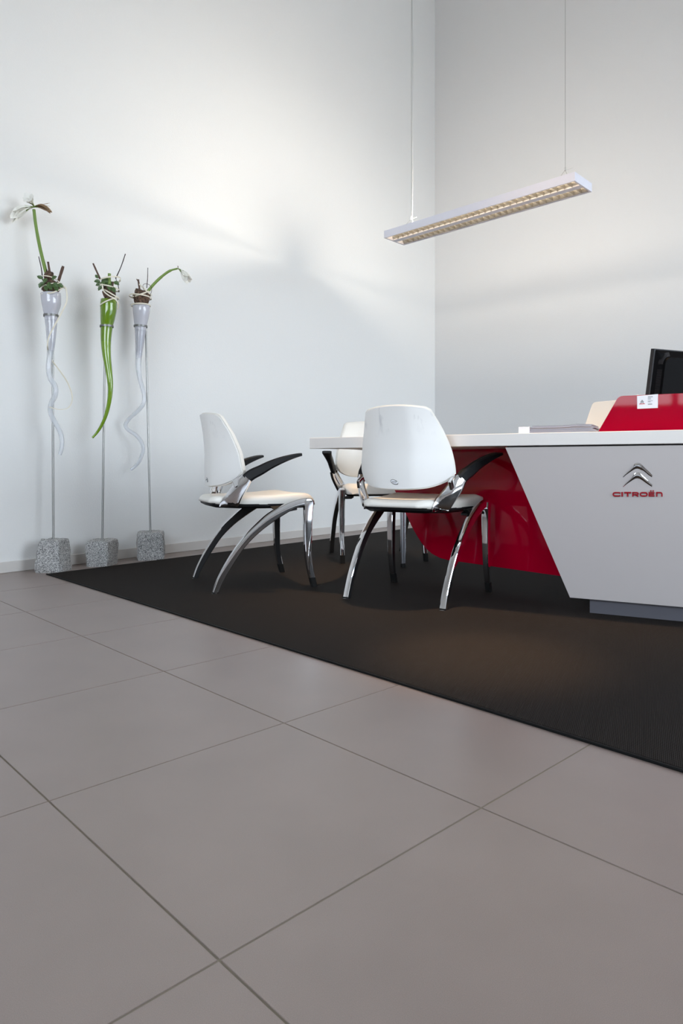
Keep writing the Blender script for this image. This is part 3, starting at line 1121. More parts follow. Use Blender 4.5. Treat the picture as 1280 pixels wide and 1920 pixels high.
mb = MB()
o0 = rrect(-mw + .008, mw - .008, .004, mh - .004, .004, .001)
o1 = rrect(-mw + .012, mw - .012, .008, mh - .008, .008, -.006)
o2 = rrect(-mw + .042, mw - .042, .035, mh - .032, .035, -.020)
o3 = rrect(-mw + .046, mw - .046, .038, mh - .036, .032, -.030)
mb.grid([o0 + o0[:1], o1 + o1[:1], o2 + o2[:1], o3 + o3[:1]])
mb.add(o3, [tuple(range(len(o3)))])
mb.build('back_cover', M['monitor'], mon, smooth=40)
mb = MB()
for k in range(54):      # cooling ribs running round the raised cover
    if k < 26:
        z = .045 + .155 * k / 26
        a, b_ = mpt(-mw + .022, -.0115, z), mpt(-mw + .040, -.0215, z)
    else:
        an = math.radians(180 - 90 * (k - 26) / 27)
        cx, cz = -mw + .077, mh - .067
        a = mpt(cx + .055 * math.cos(an), -.0115, cz + .055 * math.sin(an))
        b_ = mpt(cx + .037 * math.cos(an), -.0215, cz + .037 * math.sin(an))
    mb.tube([a, b_], .0011, 4)
mb.build('cooling_ribs', M['monitor_edge'], mon)
bpy.data.objects['cooling_ribs']['kind'] = 'stuff'
mb = MB()
mb.add([mpt(-mw + .012, .0205, .012), mpt(mw - .012, .0205, .012), mpt(mw - .012, .0205, mh - .012), mpt(-mw + .012, .0205, mh - .012)] +
       [mpt(-mw + .012, .0215, .012), mpt(mw - .012, .0215, .012), mpt(mw - .012, .0215, mh - .012), mpt(-mw + .012, .0215, mh - .012)],
       [(0, 1, 2, 3), (7, 6, 5, 4), (0, 4, 5, 1), (1, 5, 6, 2), (2, 6, 7, 3), (3, 7, 4, 0)])
mb.build('display', M['monitor'], mon)
MB().tube([(0, -.012, .008), (0, -.018, .09), mpt(0, -.028, .10)], [.022, .020, .018], 14).build('stand_neck', M['monitor'], mon, smooth=40)
MB().prism([(.10 * math.cos(2 * math.pi * k / 28), .075 * math.sin(2 * math.pi * k / 28)) for k in range(28)], 0, .010).build('stand_foot', M['monitor'], mon, bevel=.003)

# brochures and a small white card box on the tabletop
edge_off = .06
stack = [(990.5, 1105), (988, 1118), (993, 1115), (995, 1112), (992, 1116), (997, 1110), (1000, 1112)]
zcur = TOP
rb = random.Random(3)
for k, (x0, x1) in enumerate(stack):
    pl_, pr_ = on_scr(x0, 800, edge_off + .02), on_scr(x1, 800, edge_off + .02)
    th = .0048
    e_l, e_r = (pl_ - F0).dot(FD), (pr_ - F0).dot(FD)
    o_ = rb.uniform(-.008, .008)
    n0, n1 = edge_off + o_, edge_off + .20 + o_
    root = empty('brochure', dp((e_l + e_r) / 2, (n0 + n1) / 2, zcur))
    # gently wavy pages
    def sheet(za, zb_, inset, name, m):
        mb = MB()
        cols = 8
        rows_t, rows_b = [], []
        for q in range(cols + 1):
            t = q / cols
            e = (e_l - inset) + ((e_r + inset) - (e_l - inset)) * t
            wv_ = .0028 * (k / 6) * math.exp(-((t - .78) / .13) ** 2) + .0008 * (k / 6) * math.sin(3 + t * 5)
            rows_t.append([dp(e, n0 + inset, za + wv_), dp(e, n1 - inset, za + wv_)])
            rows_b.append([dp(e, n0 + inset, zb_ + wv_), dp(e, n1 - inset, zb_ + wv_)])
        rows = [[b2[0], t2[0], t2[1], b2[1], b2[0]] for b2, t2 in zip(rows_b, rows_t)]
        mb.grid(rows)
        mb.add(rows[0][:4], [(0, 1, 2, 3)])
        mb.add(rows[-1][:4], [(3, 2, 1, 0)])
        return mb.build(name, m, root)
    sheet(zcur + th - .0008, zcur + .0008, .001, 'pages', M['magazine'])
    sheet(zcur + th, zcur + th - .0009, 0, 'cover', M['cover'] if k in (6, 2) else M['magazine'])
    sheet(zcur + .0009, zcur, 0, 'cover', M['cover'] if k in (0,) else M['magazine'])
    pos = ['lowest', 'second lowest', 'third from bottom', 'middle', 'third from top', 'second from top', 'topmost'][k]
    tag(root, 'grey brochure on the counter left of the red screen, %s of the stack' % pos, 'brochure', 'brochures stacked on the tabletop')
    zcur += th
bl, br = on_scr(971.5, 804, .05), on_scr(992, 804, .05)
zt_ = on_scr(980, 800.5, .05).z
bx = MB().slab([Vector((bl.x, bl.y, TOP)), Vector((bl.x, bl.y, zt_)), Vector((br.x, br.y, zt_)), Vector((br.x, br.y, TOP))], FN * .085)
cb = bx.build('card_stack', M['paper'], None, bevel=.001, loc=(bl.x, bl.y, TOP))
tag(cb, 'small block of white cards lying at the left end of the brochure stack', 'card stack')

# ------------------------------------------------------------------ pendant lamp
lampA = at(1077.5, 342.3, 4.15)        # lower near-left corner of the right end
lampB = at(719.6, 443.6, 5.20)
lampB.z = lampA.z = (lampA.z + lampB.z) / 2
LDIR = (lampB - lampA).normalized()
LLEN = (lampB - lampA).length
LW = Vector((-LDIR.y, LDIR.x, 0))
if LW.x < 0:
    LW = -LW
LWID, LHT = .240, .055
lz = lampA.z
lamp = empty('pendant_lamp', (lampA + LDIR * LLEN / 2 + LW * LWID / 2))
tag(lamp, 'long white pendant lamp with two rows of mirror louvres hanging over the table', 'lamp')


def lp_(e, w, z=0.0):
    p = lampA + LDIR * e + LW * w
    return Vector((p.x, p.y, lz + z))


def lbox(e0, e1, w0, w1, z0, z1):
    mb = MB()
    return mb.slab([lp_(e0, w0, z0), lp_(e1, w0, z0), lp_(e1, w1, z0), lp_(e0, w1, z0)], (0, 0, z1 - z0))


rim = .010
lbox(0, LLEN, 0, rim, 0, LHT).build('side_rail', M['lamp_body'], lamp, bevel=.001)
lbox(0, LLEN, LWID - rim, LWID, 0, LHT).build('side_rail', M['lamp_body'], lamp, bevel=.001)
lbox(0, .012, rim, LWID - rim, 0, LHT).build('end_cap', M['lamp_body'], lamp, bevel=.001)
lbox(LLEN - .012, LLEN, rim, LWID - rim, 0, LHT).build('end_cap', M['lamp_body'], lamp, bevel=.001)
lbox(.012, LLEN - .012, rim, LWID - rim, .040, .043).build('reflector_tray', M['lamp_body'], lamp)
lbox(.012, LLEN - .012, LWID / 2 - .024, LWID / 2 + .024, .003, .012).build('centre_strip', M['lamp_body'], lamp)
for w0, w1 in ((rim + .012, LWID / 2 - .024), (LWID / 2 + .024, LWID - rim - .012)):
    wm = (w0 + w1) / 2
    for wa, wb in ((w0 - .010, w0), (w1, w1 + .010)):
        pass
    # curved side reflectors
    for sgn, wa in ((1, w0), (-1, w1)):
        mb = MB()
        mb.grid([[lp_(.014, wa - sgn * .004, .004), lp_(LLEN - .014, wa - sgn * .004, .004)], [lp_(.014, wa + sgn * .004, .020), lp_(LLEN - .014, wa + sgn * .004, .020)], [lp_(.014, wa + sgn * .018, .036), lp_(LLEN - .014, wa + sgn * .018, .036)]])
        mb.build('side_reflector', M['reflector'], lamp, smooth=40)
    n_b = 31
    proto = None
    for k in range(1, n_b):
        e = .014 + (LLEN - .028) * k / n_b
        if proto is None:
            mb = MB()
            # a wedge-shaped blade, thicker at the top
            for (t0, z0, t1, z1) in ((.0012, .004, .0045, .026),):
                vs = [lp_(e - t0, w0, z0), lp_(e + t0, w0, z0), lp_(e + t1, w0, z1), lp_(e - t1, w0, z1),
                      lp_(e - t0, w1, z0), lp_(e + t0, w1, z0), lp_(e + t1, w1, z1), lp_(e - t1, w1, z1)]
                mb.add(vs, [(0, 1, 2, 3), (7, 6, 5, 4), (0, 4, 5, 1), (1, 5, 6, 2), (2, 6, 7, 3), (3, 7, 4, 0)])
            proto = mb.build('louvre_blade', M['louvre'], lamp)
            e_first = e
        else:
            c_ = proto.copy()
            COL.objects.link(c_)
            c_.location = proto.location + LDIR * (e - e_first)
    MB().tube([lp_(.03, wm, .032), lp_(LLEN - .03, wm, .032)], .0065, 12).build('tube', M['tube'], lamp, smooth=60)
    MB().tube([lp_(LLEN * .38, wm, .072), lp_(LLEN - .03, wm, .072)], .008, 12).build('tube', M['uptube'], lamp, smooth=60)

# suspension: wires in a V at both ends, one long wire each, a power cord on the left one
for e, px_top in ((.12, None), (LLEN - .17, None)):
    top = lp_(e, LWID / 2, LHT + .085)
    for w in (.03, LWID - .03):
        MB().tube([lp_(e, w, LHT - .003), top], .0011, 6).build('suspension_wire', M['steel'], lamp)
    MB().tube([top - Vector((0, 0, .008)), top + Vector((0, 0, .014))], .005, 8).build('wire_clamp', M['cable'], lamp)
    MB().tube([top, Vector((top.x, top.y, ROOM_H - .02))], .0013, 6).build('suspension_wire', M['steel'], lamp)
    MB().tube([Vector((top.x, top.y, ROOM_H - .03)), Vector((top.x, top.y, ROOM_H))], [.03, .035], 16).build('ceiling_rose', M['cable'], lamp)
    # a wire tail beside the clamp
    MB().tube([top, top + LDIR * -.02 + Vector((0, 0, -.006)), top + LDIR * -.05 + Vector((0, 0, -.003))], .0009, 5).build('wire_tail', M['cable'], lamp)
top = lp_(LLEN - .17, LWID / 2, LHT + .085)
pts = [lp_(LLEN - .17, LWID / 2 + .01, LHT - .004), lp_(LLEN - .17, LWID / 2 + .012, LHT + .06)]
for k in range(14):
    z = lz + .2 + k * (ROOM_H - lz - .22) / 13
    pts.append(Vector((top.x + .008 + .003 * math.sin(k * 2.1), top.y + .004, z)))
MB().tube(spline(pts, 3), .0019, 6).build('power_cord', M['cable'], lamp, smooth=60)

# a ceiling downlight beyond the frame that makes the warm pool on the mat
# and a wider one over the table that warms the seats
for dl_xy, watts, cone, lab in ((on_floor(905, 1238), 1100, 8.5, 'small round ceiling downlight above the open part of the mat'),
                                (Vector((.85, 3.65, 0)), 900, 32, 'small round ceiling downlight above the table and the armchairs')):
    dl = empty('ceiling_downlight', (dl_xy.x, dl_xy.y, ROOM_H - .10))
    tag(dl, lab, 'lamp')
    c_ = dl.location
    MB().tube([c_ + Vector((0, 0, 0)), c_ + Vector((0, 0, .10))], [.06, .06], 20).build('housing', M['lamp_body'], dl, smooth=40)
    sl = bpy.data.lights.new('downlight_bulb', 'SPOT')
    sl.energy = watts
    sl.color = (1.0, 0.66, 0.36)
    sl.spot_size = math.radians(cone)
    sl.spot_blend = 1.0
    sl.shadow_soft_size = .12
    slo = bpy.data.objects.new('downlight_bulb', sl)
    COL.objects.link(slo)
    slo.parent = dl
    slo.location = (0, 0, -.03)

# ------------------------------------------------------------------ flower stands along the wall
STONE_V = .165


def wall_point(px, v):
    """floor point at distance v from the left wall seen at column px"""
    k = (px - 640) / F
    p0 = CORNER + VD * v
    t = (k * p0.y - p0.x) / (UD.x - k * UD.y)
    return p0 + UD * t


def stone(center, size, yaw, seed, parent, taper=0.0):
    bm = bmesh.new()
    bmesh.ops.create_cube(bm, size=1)
    bmesh.ops.subdivide_edges(bm, edges=bm.edges, cuts=9, use_grid_fill=True)
    R = Matrix.Rotation(yaw, 3, 'Z')
    rs = random.Random(seed)
    skew = [rs.uniform(-.09, .09) for _ in range(4)]
    vs = []
    for v in bm.verts:
        p = v.co.copy()
        m_ = max(abs(p.x), abs(p.y), abs(p.z))
        q = p.copy()
        r4 = (abs(p.x * 2) ** 9 + abs(p.y * 2) ** 9 + abs(p.z * 2) ** 9) ** (1 / 9)
        q = q / max(r4, 1e-6) * (m_ * 2) if r4 > 0 else q
        q.x += skew[0] * q.z + skew[1] * q.y
        q.y += skew[2] * q.z
        k_t = 1 - taper * (p.z + .5)
        q.x = q.x * k_t + taper * .18 * (p.z + .5)
        q.y *= 1 - taper * .5 * (p.z + .5)
        nz = noise.noise(Vector((p.x * 2.2 + seed * 7, p.y * 2.2, p.z * 2.2))) * .12 + noise.noise(Vector((p.x * 6 + seed * 3, p.y * 6, p.z * 6))) * .055 + noise.noise(Vector((p.x * 16, p.y * 16 + seed, p.z * 16))) * .012
        if p.z > -.49:
            q = q * (1 + nz)
        else:
            q = Vector((q.x * (1 + nz), q.y * (1 + nz), -.5))
        q.z = max(q.z, -.5)
        v.co = R @ Vector((q.x * size[0], q.y * size[1], q.z * size[2])) + Vector(center)
    zmin = min(v.co.z for v in bm.verts)
    mb = MB()
    bm.verts.ensure_lookup_table()
    mb.add([v.co - Vector((0, 0, zmin)) for v in bm.verts], [tuple(v.index for v in f.verts) for f in bm.faces])
    bm.free()
    return mb.build('granite_block', M['granite'], parent, smooth=28)


def stand(px_base, px_top, py_top, ring_c, ring_r, size, yaw, seed, label, taper=0.0):
    g = wall_point(px_base, STONE_V)
    root = empty('flower_stand', (g.x, g.y, 0))
    tag(root, label, 'plant stand', 'granite and steel flower stands along the wall')
    stone((g.x, g.y, size[2] / 2), size, yaw, seed, root, taper)
    foot = Vector((g.x, g.y, size[2] * .80))
    Yr = g.y + .012
    head = at(px_top, py_top, Yr)
    MB().tube([foot, (foot + head) / 2, head], .0068, 12).build('rod', M['steel'], root, smooth=60)
    # ring that carries the glass horn, joined to the rod
    rc = at(ring_c[0], ring_c[1], g.y - ring_r * g.y / F - .010)
    R_ = ring_r * g.y / F + .0025
    mb = MB()
    n = 24
    outer = [(R_ * math.cos(2 * math.pi * k / n), R_ * math.sin(2 * math.pi * k / n)) for k in range(n)]
    rows = []
    for rr_, zz in ((R_, -.006), (R_ + .002, -.006), (R_ + .002, .006), (R_, .006), (R_, -.006)):
        rows.append([Vector((rc.x + rr_ * math.cos(2 * math.pi * k / n), rc.y + rr_ * math.sin(2 * math.pi * k / n), rc.z + zz)) for k in range(n + 1)])
    mb.grid(rows)
    hp = at(px_top, ring_c[1], Yr)
    mb.tube([Vector((rc.x + (hp.x - rc.x) * .6, rc.y + R_ * .7, rc.z)), hp], .003, 8)
    mb.build('holder_ring', M['ring'], root, smooth=40)
    return root, g, rc


def horn(name, path, g, rc, wob, mats, cuts, label, inner=None):
    """blown glass horn: path = [(px, py, r_px)]; mats change at the py values in cuts"""
    Y = rc.y
    sp_ = spline(path, 6)
    pts, rad, mi = [], [], []
    n = len(sp_)
    for k, (px, py, r_) in enumerate(sp_):
        t = k / (n - 1)
        yy = Y + wob * math.sin(t * 9.0) * max(0, t - .3)
        pts.append(at(px, py, yy))
        rad.append(r_ * Y / F)
        mi.append(sum(1 for c_ in cuts if py > c_))
    root = empty(name, pts[-1])
    tag(root, label, 'vase', 'glass horn vases on the stands')
    mb = MB()
    mb.tube(pts, rad, 18, mi[:-1] + [mi[-1]])
    # leave the mouth open: drop the first cap, add a rolled lip
    del_f = len(mb.f) - 2
    mb.f.pop(del_f)
    mb.mi.pop(del_f)
    mb.build('horn', [M[m_] for m_ in mats], root, smooth=60)
    t0 = (pts[1] - pts[0]).normalized()
    lip = []
    up = Vector((0, 1, 0))
    a = (up - t0 * up.dot(t0)).normalized()
    b_ = t0.cross(a)
    for k in range(21):
        an = 2 * math.pi * k / 20
        lip.append(pts[0] + (a * math.cos(an) + b_ * math.sin(an)) * (rad[0] - .001))
    MB().tube(lip, .0022, 6).build('rim', M[mats[0]], root, smooth=60)
    if inner:
        ip, ir = [], []
        for (px, py, r_), p, r3 in zip(sp_, pts, rad):
            if inner[0] < py < inner[1]:
                ip.append(p)
                ir.append(r3 * .72)
        MB().tube(ip, ir, 14).build('filling', M['milky'], root, smooth=60)
    return root, pts, rad


def petal_mesh(base, axis, side, length, width, flare, m, parent, droop=0.0, m2=None):
    """one lance-shaped petal: starts at base along axis, bends outwards to side"""
    nrm = axis.cross(side).normalized()
    rows = []
    nL, nW = 7, 4
    for i in range(nL + 1):
        t = i / nL
        c = base + axis * (length * (t - .25 * flare * t ** 3)) + side * (.004 + flare * length * .55 * t ** 2.2) + Vector((0, 0, -droop * t * t * length))
        w = width * (math.sin(math.pi * (t ** 1.35) * .90 + .12)) * .5 + .0008
        rows.append([c + nrm * (w * (-1 + 2 * k / nW)) + side * (-.35 * w * (1 - (-1 + 2 * k / nW) ** 2)) for k in range(nW + 1)])
    mb = MB()
    n_f0 = len(mb.f)
    mb.grid(rows)
    mats = [m]
    if m2:
        mats = [m, m2]
        mb.mi = [1 if (i // nW) < 2 else 0 for i in range(len(mb.f))]
    back = MB()
    th = side * .0008
    mb.grid([[p - th for p in reversed(r_)] for r_ in rows], 0)
    return mb.build('petal', mats, parent, smooth=60)


def blossom(base, axis, length, width, flare, m, parent, seed, droop=.0, m2='throat', n_p=6):
    axis = axis.normalized()
    a = axis.cross(Vector((0, 0, 1)))
    if a.length < .1:
        a = axis.cross(Vector((0, 1, 0)))
    a.normalize()
    b_ = axis.cross(a).normalized()
    rs = random.Random(seed)
    mb = MB()
    mb.tube([base - axis * .012, base, base + axis * length * .12], [.003, .0045, .0055], 8)
    bl_ = mb.build('blossom', M[m2], parent, smooth=60)
    for k in range(n_p):
        an = 2 * math.pi * (k + rs.uniform(-.15, .15)) / n_p
        side = a * math.cos(an) + b_ * math.sin(an)
        petal_mesh(base + axis * .008, axis, side, length * rs.uniform(.88, 1.06), width, flare * rs.uniform(.75, 1.2), M[m], bl_, droop, M[m2])
    for k in range(3):      # stamens
        an = 2 * math.pi * k / 3
        side = a * math.cos(an) + b_ * math.sin(an)
        MB().tube([base + axis * .02, base + axis * length * .7 + side * .006, base + axis * length * .98 + side * .012 + Vector((0, 0, -.006))], .0009, 5).build('stamen', M['petal'] if m == 'petal' else M['wilted'], bl_)
    return bl_


def lump(center, r, seed, m, name, parent, squash=1.0):
    bm = bmesh.new()
    bmesh.ops.create_icosphere(bm, subdivisions=3, radius=1)
    mb = MB()
    bm.verts.ensure_lookup_table()
    vs = []
    for v in bm.verts:
        k = 1 + .28 * noise.noise(v.co * 1.8 + Vector((seed * 5, 0, 0))) + .12 * noise.noise(v.co * 5 + Vector((0, seed, 0)))
        vs.append(Vector(center) + Vector((v.co.x * r * k, v.co.y * r * k, v.co.z * r * k * squash)))
    mb.add(vs, [tuple(v.index for v in f.verts) for f in bm.faces])
    bm.free()
    return mb.build(name, m, parent, smooth=50)


def leaf(base, direction, normal, length, width, parent, lobes=4, m='leaf'):
    """ivy-like leaf with a toothed edge and a fold along the midrib"""
    d = Vector(direction).normalized()
    s_ = d.cross(Vector(normal)).normalized()
    nn = s_.cross(d)
    base = Vector(base)
    mid, L_, R_ = [], [], []
    n = lobes * 2 + 1
    for i in range(n + 1):
        t = i / n
        w = width * math.sin(math.pi * min(1, t * .96 + .04)) * (1.0 if i % 2 else .66) * .5
        c = base + d * (length * t) - nn * (length * .25 * t * t)
        mid.append(c)
        L_.append(c + s_ * w + nn * w * .35)
        R_.append(c - s_ * w + nn * w * .35)
    mb = MB()
    mb.grid([L_, mid, R_])
    th = nn * .001
    mb.grid([[p - th for p in R_], [p - th for p in mid], [p - th for p in L_]])
    return mb.build('leaf', M[m], parent)


def ribbon(pts, w, parent, up=None, name='raffia_ribbon', n=6):
    mb = MB()
    mb.tube(spline(pts, n), w, 6, 0, .28, up)
    return mb.build(name, M['raffia'], parent, smooth=50)


def twig(p0, p1, r0, r1, m, parent, bend=.0, name='twig'):
    p0, p1 = Vector(p0), Vector(p1)
    mid = (p0 + p1) / 2 + Vector((bend, 0, 0))
    pts = spline([p0, mid, p1], 4)
    n = len(pts)
    rs = random.Random(int((p0.x + p1.z) * 1000))
    rad = [(r0 + (r1 - r0) * k / (n - 1)) * (1 + rs.uniform(-.1, .1)) for k in range(n)]
    return MB().tube(pts, rad, 8).build(name, M[m], parent, smooth=40)


def loop(center, rx, rz_tilt, parent, w=.0045, phase=0, turns=1.0, rise=0.0, dirn=(1, 0)):
    """ribbon wound round the plant: tilted ring"""
    c = Vector(center)
    pts = []
    n = 14
    for k in range(int(n * turns) + 1):
        a = 2 * math.pi * k / n + phase
        pts.append(c + Vector((rx * math.cos(a), rx * math.sin(a), rz_tilt * (dirn[0] * math.cos(a) + dirn[1] * math.sin(a)) + rise * k / n)))
    mb = MB()
    mb.tube(spline(pts, 2), w, 6, 0, .3, (0, 0, 1))
    return mb.build('raffia_ribbon', M['raffia'], parent, smooth=50)


# ---- stand 1: tall amaryllis in a milky horn
s1, g1, rc1 = stand(100, 98.5, 598, (95.5, 592), 12.0, (.165, .165, .195), math.radians(-3), 1, 'steel rod in a large granite block, leftmost of the three stands', .22)
horn('glass_vase', [(95, 551, 17.6), (95.5, 558, 17.8), (96, 570, 17), (95.5, 582, 14), (95.5, 592, 12), (96, 620, 9.2), (95.5, 645, 7.2), (93.5, 668, 5.4), (91, 688, 4.8), (94, 708, 4.8), (101.5, 721, 4.8), (104.5, 730, 4.8), (103, 742, 4.8), (97, 754, 4.7), (94.5, 764, 4.6), (95.5, 776, 4.5), (103, 792, 4.4), (111.5, 807, 4.3), (115.8, 823, 4.2), (115.5, 840, 4.0), (112, 853, 3.2)], g1, rc1, .03, ['milky', 'milky_mid', 'clear'], [600, 655], 'milky glass horn vase with a twisted clear tail, leftmost of the three')
Y1 = rc1.y
pl1 = empty('flower_arrangement', at(95, 550, Y1))
tag(pl1, 'arrangement with one tall upright amaryllis stem, bulb, twigs and ivy in the leftmost vase', 'flowers', 'flower arrangements in the glass horns')
lump(at(95, 539, Y1), .046, 1, M['bulb'], 'bulb', pl1, 1.0)
lump(at(92, 518, Y1), .027, 2, M['bulb'], 'bulb', pl1, 1.2)
MB().tube(spline([at(90, 524, Y1), at(84, 502, Y1), at(75, 465, Y1), at(67.5, 425, Y1), at(63.5, 393, Y1)], 4), [.0105] * 6 + [.0098] * 5 + [.009] * 6, 12).build('stem', M['stem'], pl1, smooth=60)
head = at(63, 388, Y1)
blossom(head, Vector((-.74, -.25, -.18)), .125, .060, .42, 'petal', pl1, 3, .42)
blossom(head + Vector((0, 0, .008)), Vector((-.12, -.75, .40)), .075, .040, .95, 'petal', pl1, 4, .0)
blossom(head, Vector((.95, -.2, .12)), .108, .034, .14, 'wilted', pl1, 5, .45, 'stem')
for (a, b_, r0, r1, m_, bd) in (((80, 526), (72.5, 481), .0035, .0025, 'twig_dark', .004), ((96, 530), (90, 491), .0075, .0065, 'twig', 0), ((108, 532), (118.5, 499), .0085, .0085, 'twig', 0), ((84, 520), (88, 505), .004, .003, 'twig_dark', 0)):
    twig(at(*a, Y1), at(*b_, Y1 - .01), r0, r1, m_, pl1, bd)
for (px, py, dx, dz, L_) in ((80, 523, -.5, .3, .035), (84, 530, -.9, -.5, .04), (92, 529, .1, -.8, .045), (101, 530, .6, -.7, .045), (108, 533, .8, -.35, .04), (97, 524, .4, .2, .04), (88, 522, -.2, -.4, .04), (78, 530, -.4, -.9, .035), (90, 533, .5, -.6, .042), (96, 534, .7, -.2, .042), (85, 535, .3, -.8, .036), (103, 536, .5, -.8, .036)):
    leaf(at(px, py, Y1 - .060), (dx, -.25, dz), (0, -1, .3), L_, L_ * .8, pl1)
loop(at(97, 538, Y1), .058, .016, pl1, .0042, 0.3, 1.0)
ribbon([at(70, 520, Y1 - .03), at(84, 517, Y1 - .05), at(100, 521, Y1 - .05), at(113, 531, Y1 - .05), at(122, 540, Y1 - .04), at(112, 538, Y1 - .045)], .0028, pl1)
ribbon([at(78, 551, Y1 - .045), at(96, 549, Y1 - .06), at(112, 543, Y1 - .055), at(121.5, 538, Y1 - .04), at(125.5, 552, Y1 - .05), at(124.5, 567, Y1 - .06), at(117, 583, Y1 - .065), at(108, 600, Y1 - .065), at(98, 618, Y1 - .062), at(91, 634, Y1 - .055), at(89, 650, Y1 - .05), at(92, 664, Y1 + .03), at(99, 678, Y1 + .045), at(112, 695, Y1 + .04), at(126, 716, Y1 + .02), at(134.5, 738, Y1), at(134.5, 754, Y1 - .02), at(127, 765, Y1 - .04), at(114, 768, Y1 - .05), at(102, 766, Y1 - .05), at(93, 763, Y1 - .04)], .0042, pl1)

# ---- stand 2: green horn
s2, g2, rc2 = stand(191.5, 197, 618, (200, 612), 11.2, (.152, .165, .165), math.radians(-4), 5, 'steel rod in a chipped granite block, middle one of the three stands')
horn('glass_vase', [(204, 563, 14.4), (203.6, 570, 15), (203.2, 582, 14.6), (201.5, 598, 12.8), (200, 612, 11.0), (198.6, 637, 9.4), (199.5, 662, 8.0), (202.6, 686, 6.6), (205.6, 708, 5.6), (206.8, 726, 4.8), (205.6, 746, 4.1), (202, 766, 3.6), (196.5, 784, 3.2), (189, 800, 2.8), (181, 812, 2.4), (173, 821, 1.9)], g2, rc2, .02, ['green', 'green_thin'], [640], 'green glass horn vase with a curved pointed tail, middle of the three')
Y2 = rc2.y
pl2 = empty('flower_arrangement', at(203, 562, Y2))
tag(pl2, 'arrangement of twigs, ivy and a cut green stub wound with raffia in the green vase', 'flowers', 'flower arrangements in the glass horns')
lump(at(204, 548, Y2), .040, 3, M['bulb'], 'bulb', pl2, 1.25)
lump(at(200, 530, Y2), .034, 4, M['leaf'], 'moss_ball', pl2, .9)
MB().tube([at(205, 540, Y2 - .02), at(205, 525, Y2 - .02), at(205, 513, Y2 - .02)], [.0095, .0095, .0095], 12).build('stem', M['stem'], pl2, smooth=40)
for (a, b_, r0, r1, m_, bd) in (((188, 524), (174.5, 494), .006, .0055, 'twig', 0), ((217, 522), (235, 476), .0034, .0026, 'twig_dark', .004), ((209, 552), (212, 528), .0065, .0055, 'twig', 0), ((223, 548), (216, 520), .003, .002, 'twig_dark', .006)):
    twig(at(*a, Y2), at(*b_, Y2 - .01), r0, r1, m_, pl2, bd)
for (px, py, dx, dz, L_) in ((188, 528, -.9, .1, .040), (184, 522, -.5, .7, .03), (192, 536, -.6, -.6, .04), (196, 528, -.2, -.4, .04), (214, 528, .5, -.3, .04), (205, 532, .1, -.9, .045), (190, 532, -.9, -.2, .038), (211, 538, .4, -.8, .04)):
    leaf(at(px, py, Y2 - .050), (dx, -.2, dz), (0, -1, .3), L_, L_ * .8, pl2)
loop(at(206, 527, Y2), .066, .012, pl2, .0046, 0, 1.15, .008)
loop(at(204, 541, Y2), .066, -.012, pl2, .0042, 1.2, 1.0, .004, (1, .2))
loop(at(208, 551, Y2), .052, -.030, pl2, .0042, 2.0, 1.0, 0, (1, 0))
loop(at(205, 566, Y2), .057, .030, pl2, .0044, .4, 1.0, 0, (.9, .3))
ribbon([at(191, 532, Y2 - .06), at(194, 545, Y2 - .07), at(204, 554, Y2 - .07), at(215, 560, Y2 - .06), at(221, 568, Y2 - .05), at(222, 576, Y2 - .03), at(219, 580, Y2 - .02)], .0038, pl2)

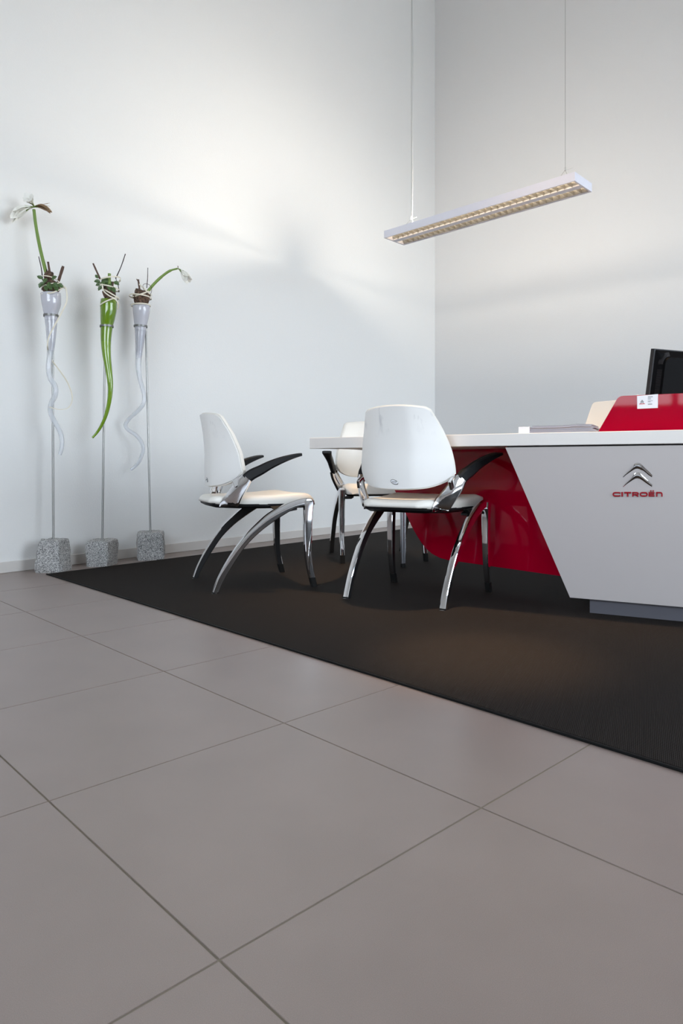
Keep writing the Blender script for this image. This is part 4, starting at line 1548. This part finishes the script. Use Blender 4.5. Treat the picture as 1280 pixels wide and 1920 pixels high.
# ---- stand 3: drooping flower
s3, g3, rc3 = stand(282, 273.5, 614, (263.5, 612), 11.2, (.180, .165, .190), math.radians(16), 9, 'steel rod in a squarish granite block, rightmost of the three stands')
horn('glass_vase', [(265, 574, 15.6), (265, 580, 15.8), (264.6, 590, 14.6), (263.8, 602, 12.6), (263.3, 612, 11), (262.2, 637, 8.6), (260.4, 660, 6.6), (259.3, 684, 5.2), (261.5, 706, 4.6), (266, 724, 4.2), (270, 741, 4.0), (268.5, 757, 3.9), (257.5, 771, 3.8), (242, 785, 3.7), (235.2, 797, 3.7), (241, 806.5, 3.6), (255, 816, 3.6), (265.5, 830, 3.6), (268, 845, 3.5), (261.5, 864, 3.3), (253, 874.5, 3.0), (245, 881, 2.4)], g3, rc3, .03, ['milky', 'milky_mid', 'clear'], [618, 672], 'milky glass horn vase with a clear tail curling to the left, rightmost of the three', inner=(610, 668))
Y3 = rc3.y
pl3 = empty('flower_arrangement', at(265, 573, Y3))
tag(pl3, 'arrangement with one white flower drooping to the right from a bulb in the rightmost vase', 'flowers', 'flower arrangements in the glass horns')
lump(at(265, 558, Y3), .056, 6, M['bulb'], 'bulb', pl3, .95)
MB().tube(spline([at(277, 546, Y3 - .02), at(290, 531, Y3 - .02), at(305, 517, Y3 - .02), at(319, 507.5, Y3 - .02), at(333, 503.5, Y3 - .02)], 4), [.0095] * 8 + [.0085] * 5 + [.006] * 4, 12).build('stem', M['stem'], pl3, smooth=60)
blossom(at(336, 505, Y3 - .02), Vector((.55, -.25, -.50)), .105, .052, .50, 'petal', pl3, 8, .22)
for (a, b_, r0, r1, m_, bd) in (((262, 545), (259, 524), .0065, .006, 'twig', 0), ((275, 540), (277, 502), .0028, .0022, 'twig_dark', .002), ((267, 566), (268, 546), .0075, .006, 'twig', 0), ((259, 528), (256, 523), .003, .003, 'twig', 0)):
    twig(at(*a, Y3 - .02), at(*b_, Y3 - .03), r0, r1, m_, pl3, bd)
for c_, rx, ti, ph, dr in (((264, 573), .065, .002, 0, (1, 0)), ((263, 557), .074, -.006, .5, (1, .3)), ((266, 550), .060, .034, 1.5, (.6, .7)), ((272, 543), .044, -.04, 0, (1, 0))):
    loop(at(*c_, Y3), rx, ti, pl3, .0046, ph, 1.0, 0, dr)
mb = MB()
mb.tube(spline([at(270, 546, Y3 - .06), at(268, 535, Y3 - .05), at(274, 532, Y3 - .05), at(282, 536, Y3 - .05), at(284, 546, Y3 - .055), at(280, 556, Y3 - .06)], 5), .0014, 5)
mb.build('tendril', M['twig_dark'], pl3)
leaf(at(338, 504, Y3 - .02), (.2, -.3, -.9), (0, -1, .2), .035, .008, pl3, 3, 'twig')
leaf(at(334, 503, Y3 - .02), (-.1, -.3, .7), (0, -1, .2), .018, .006, pl3, 2, 'twig')
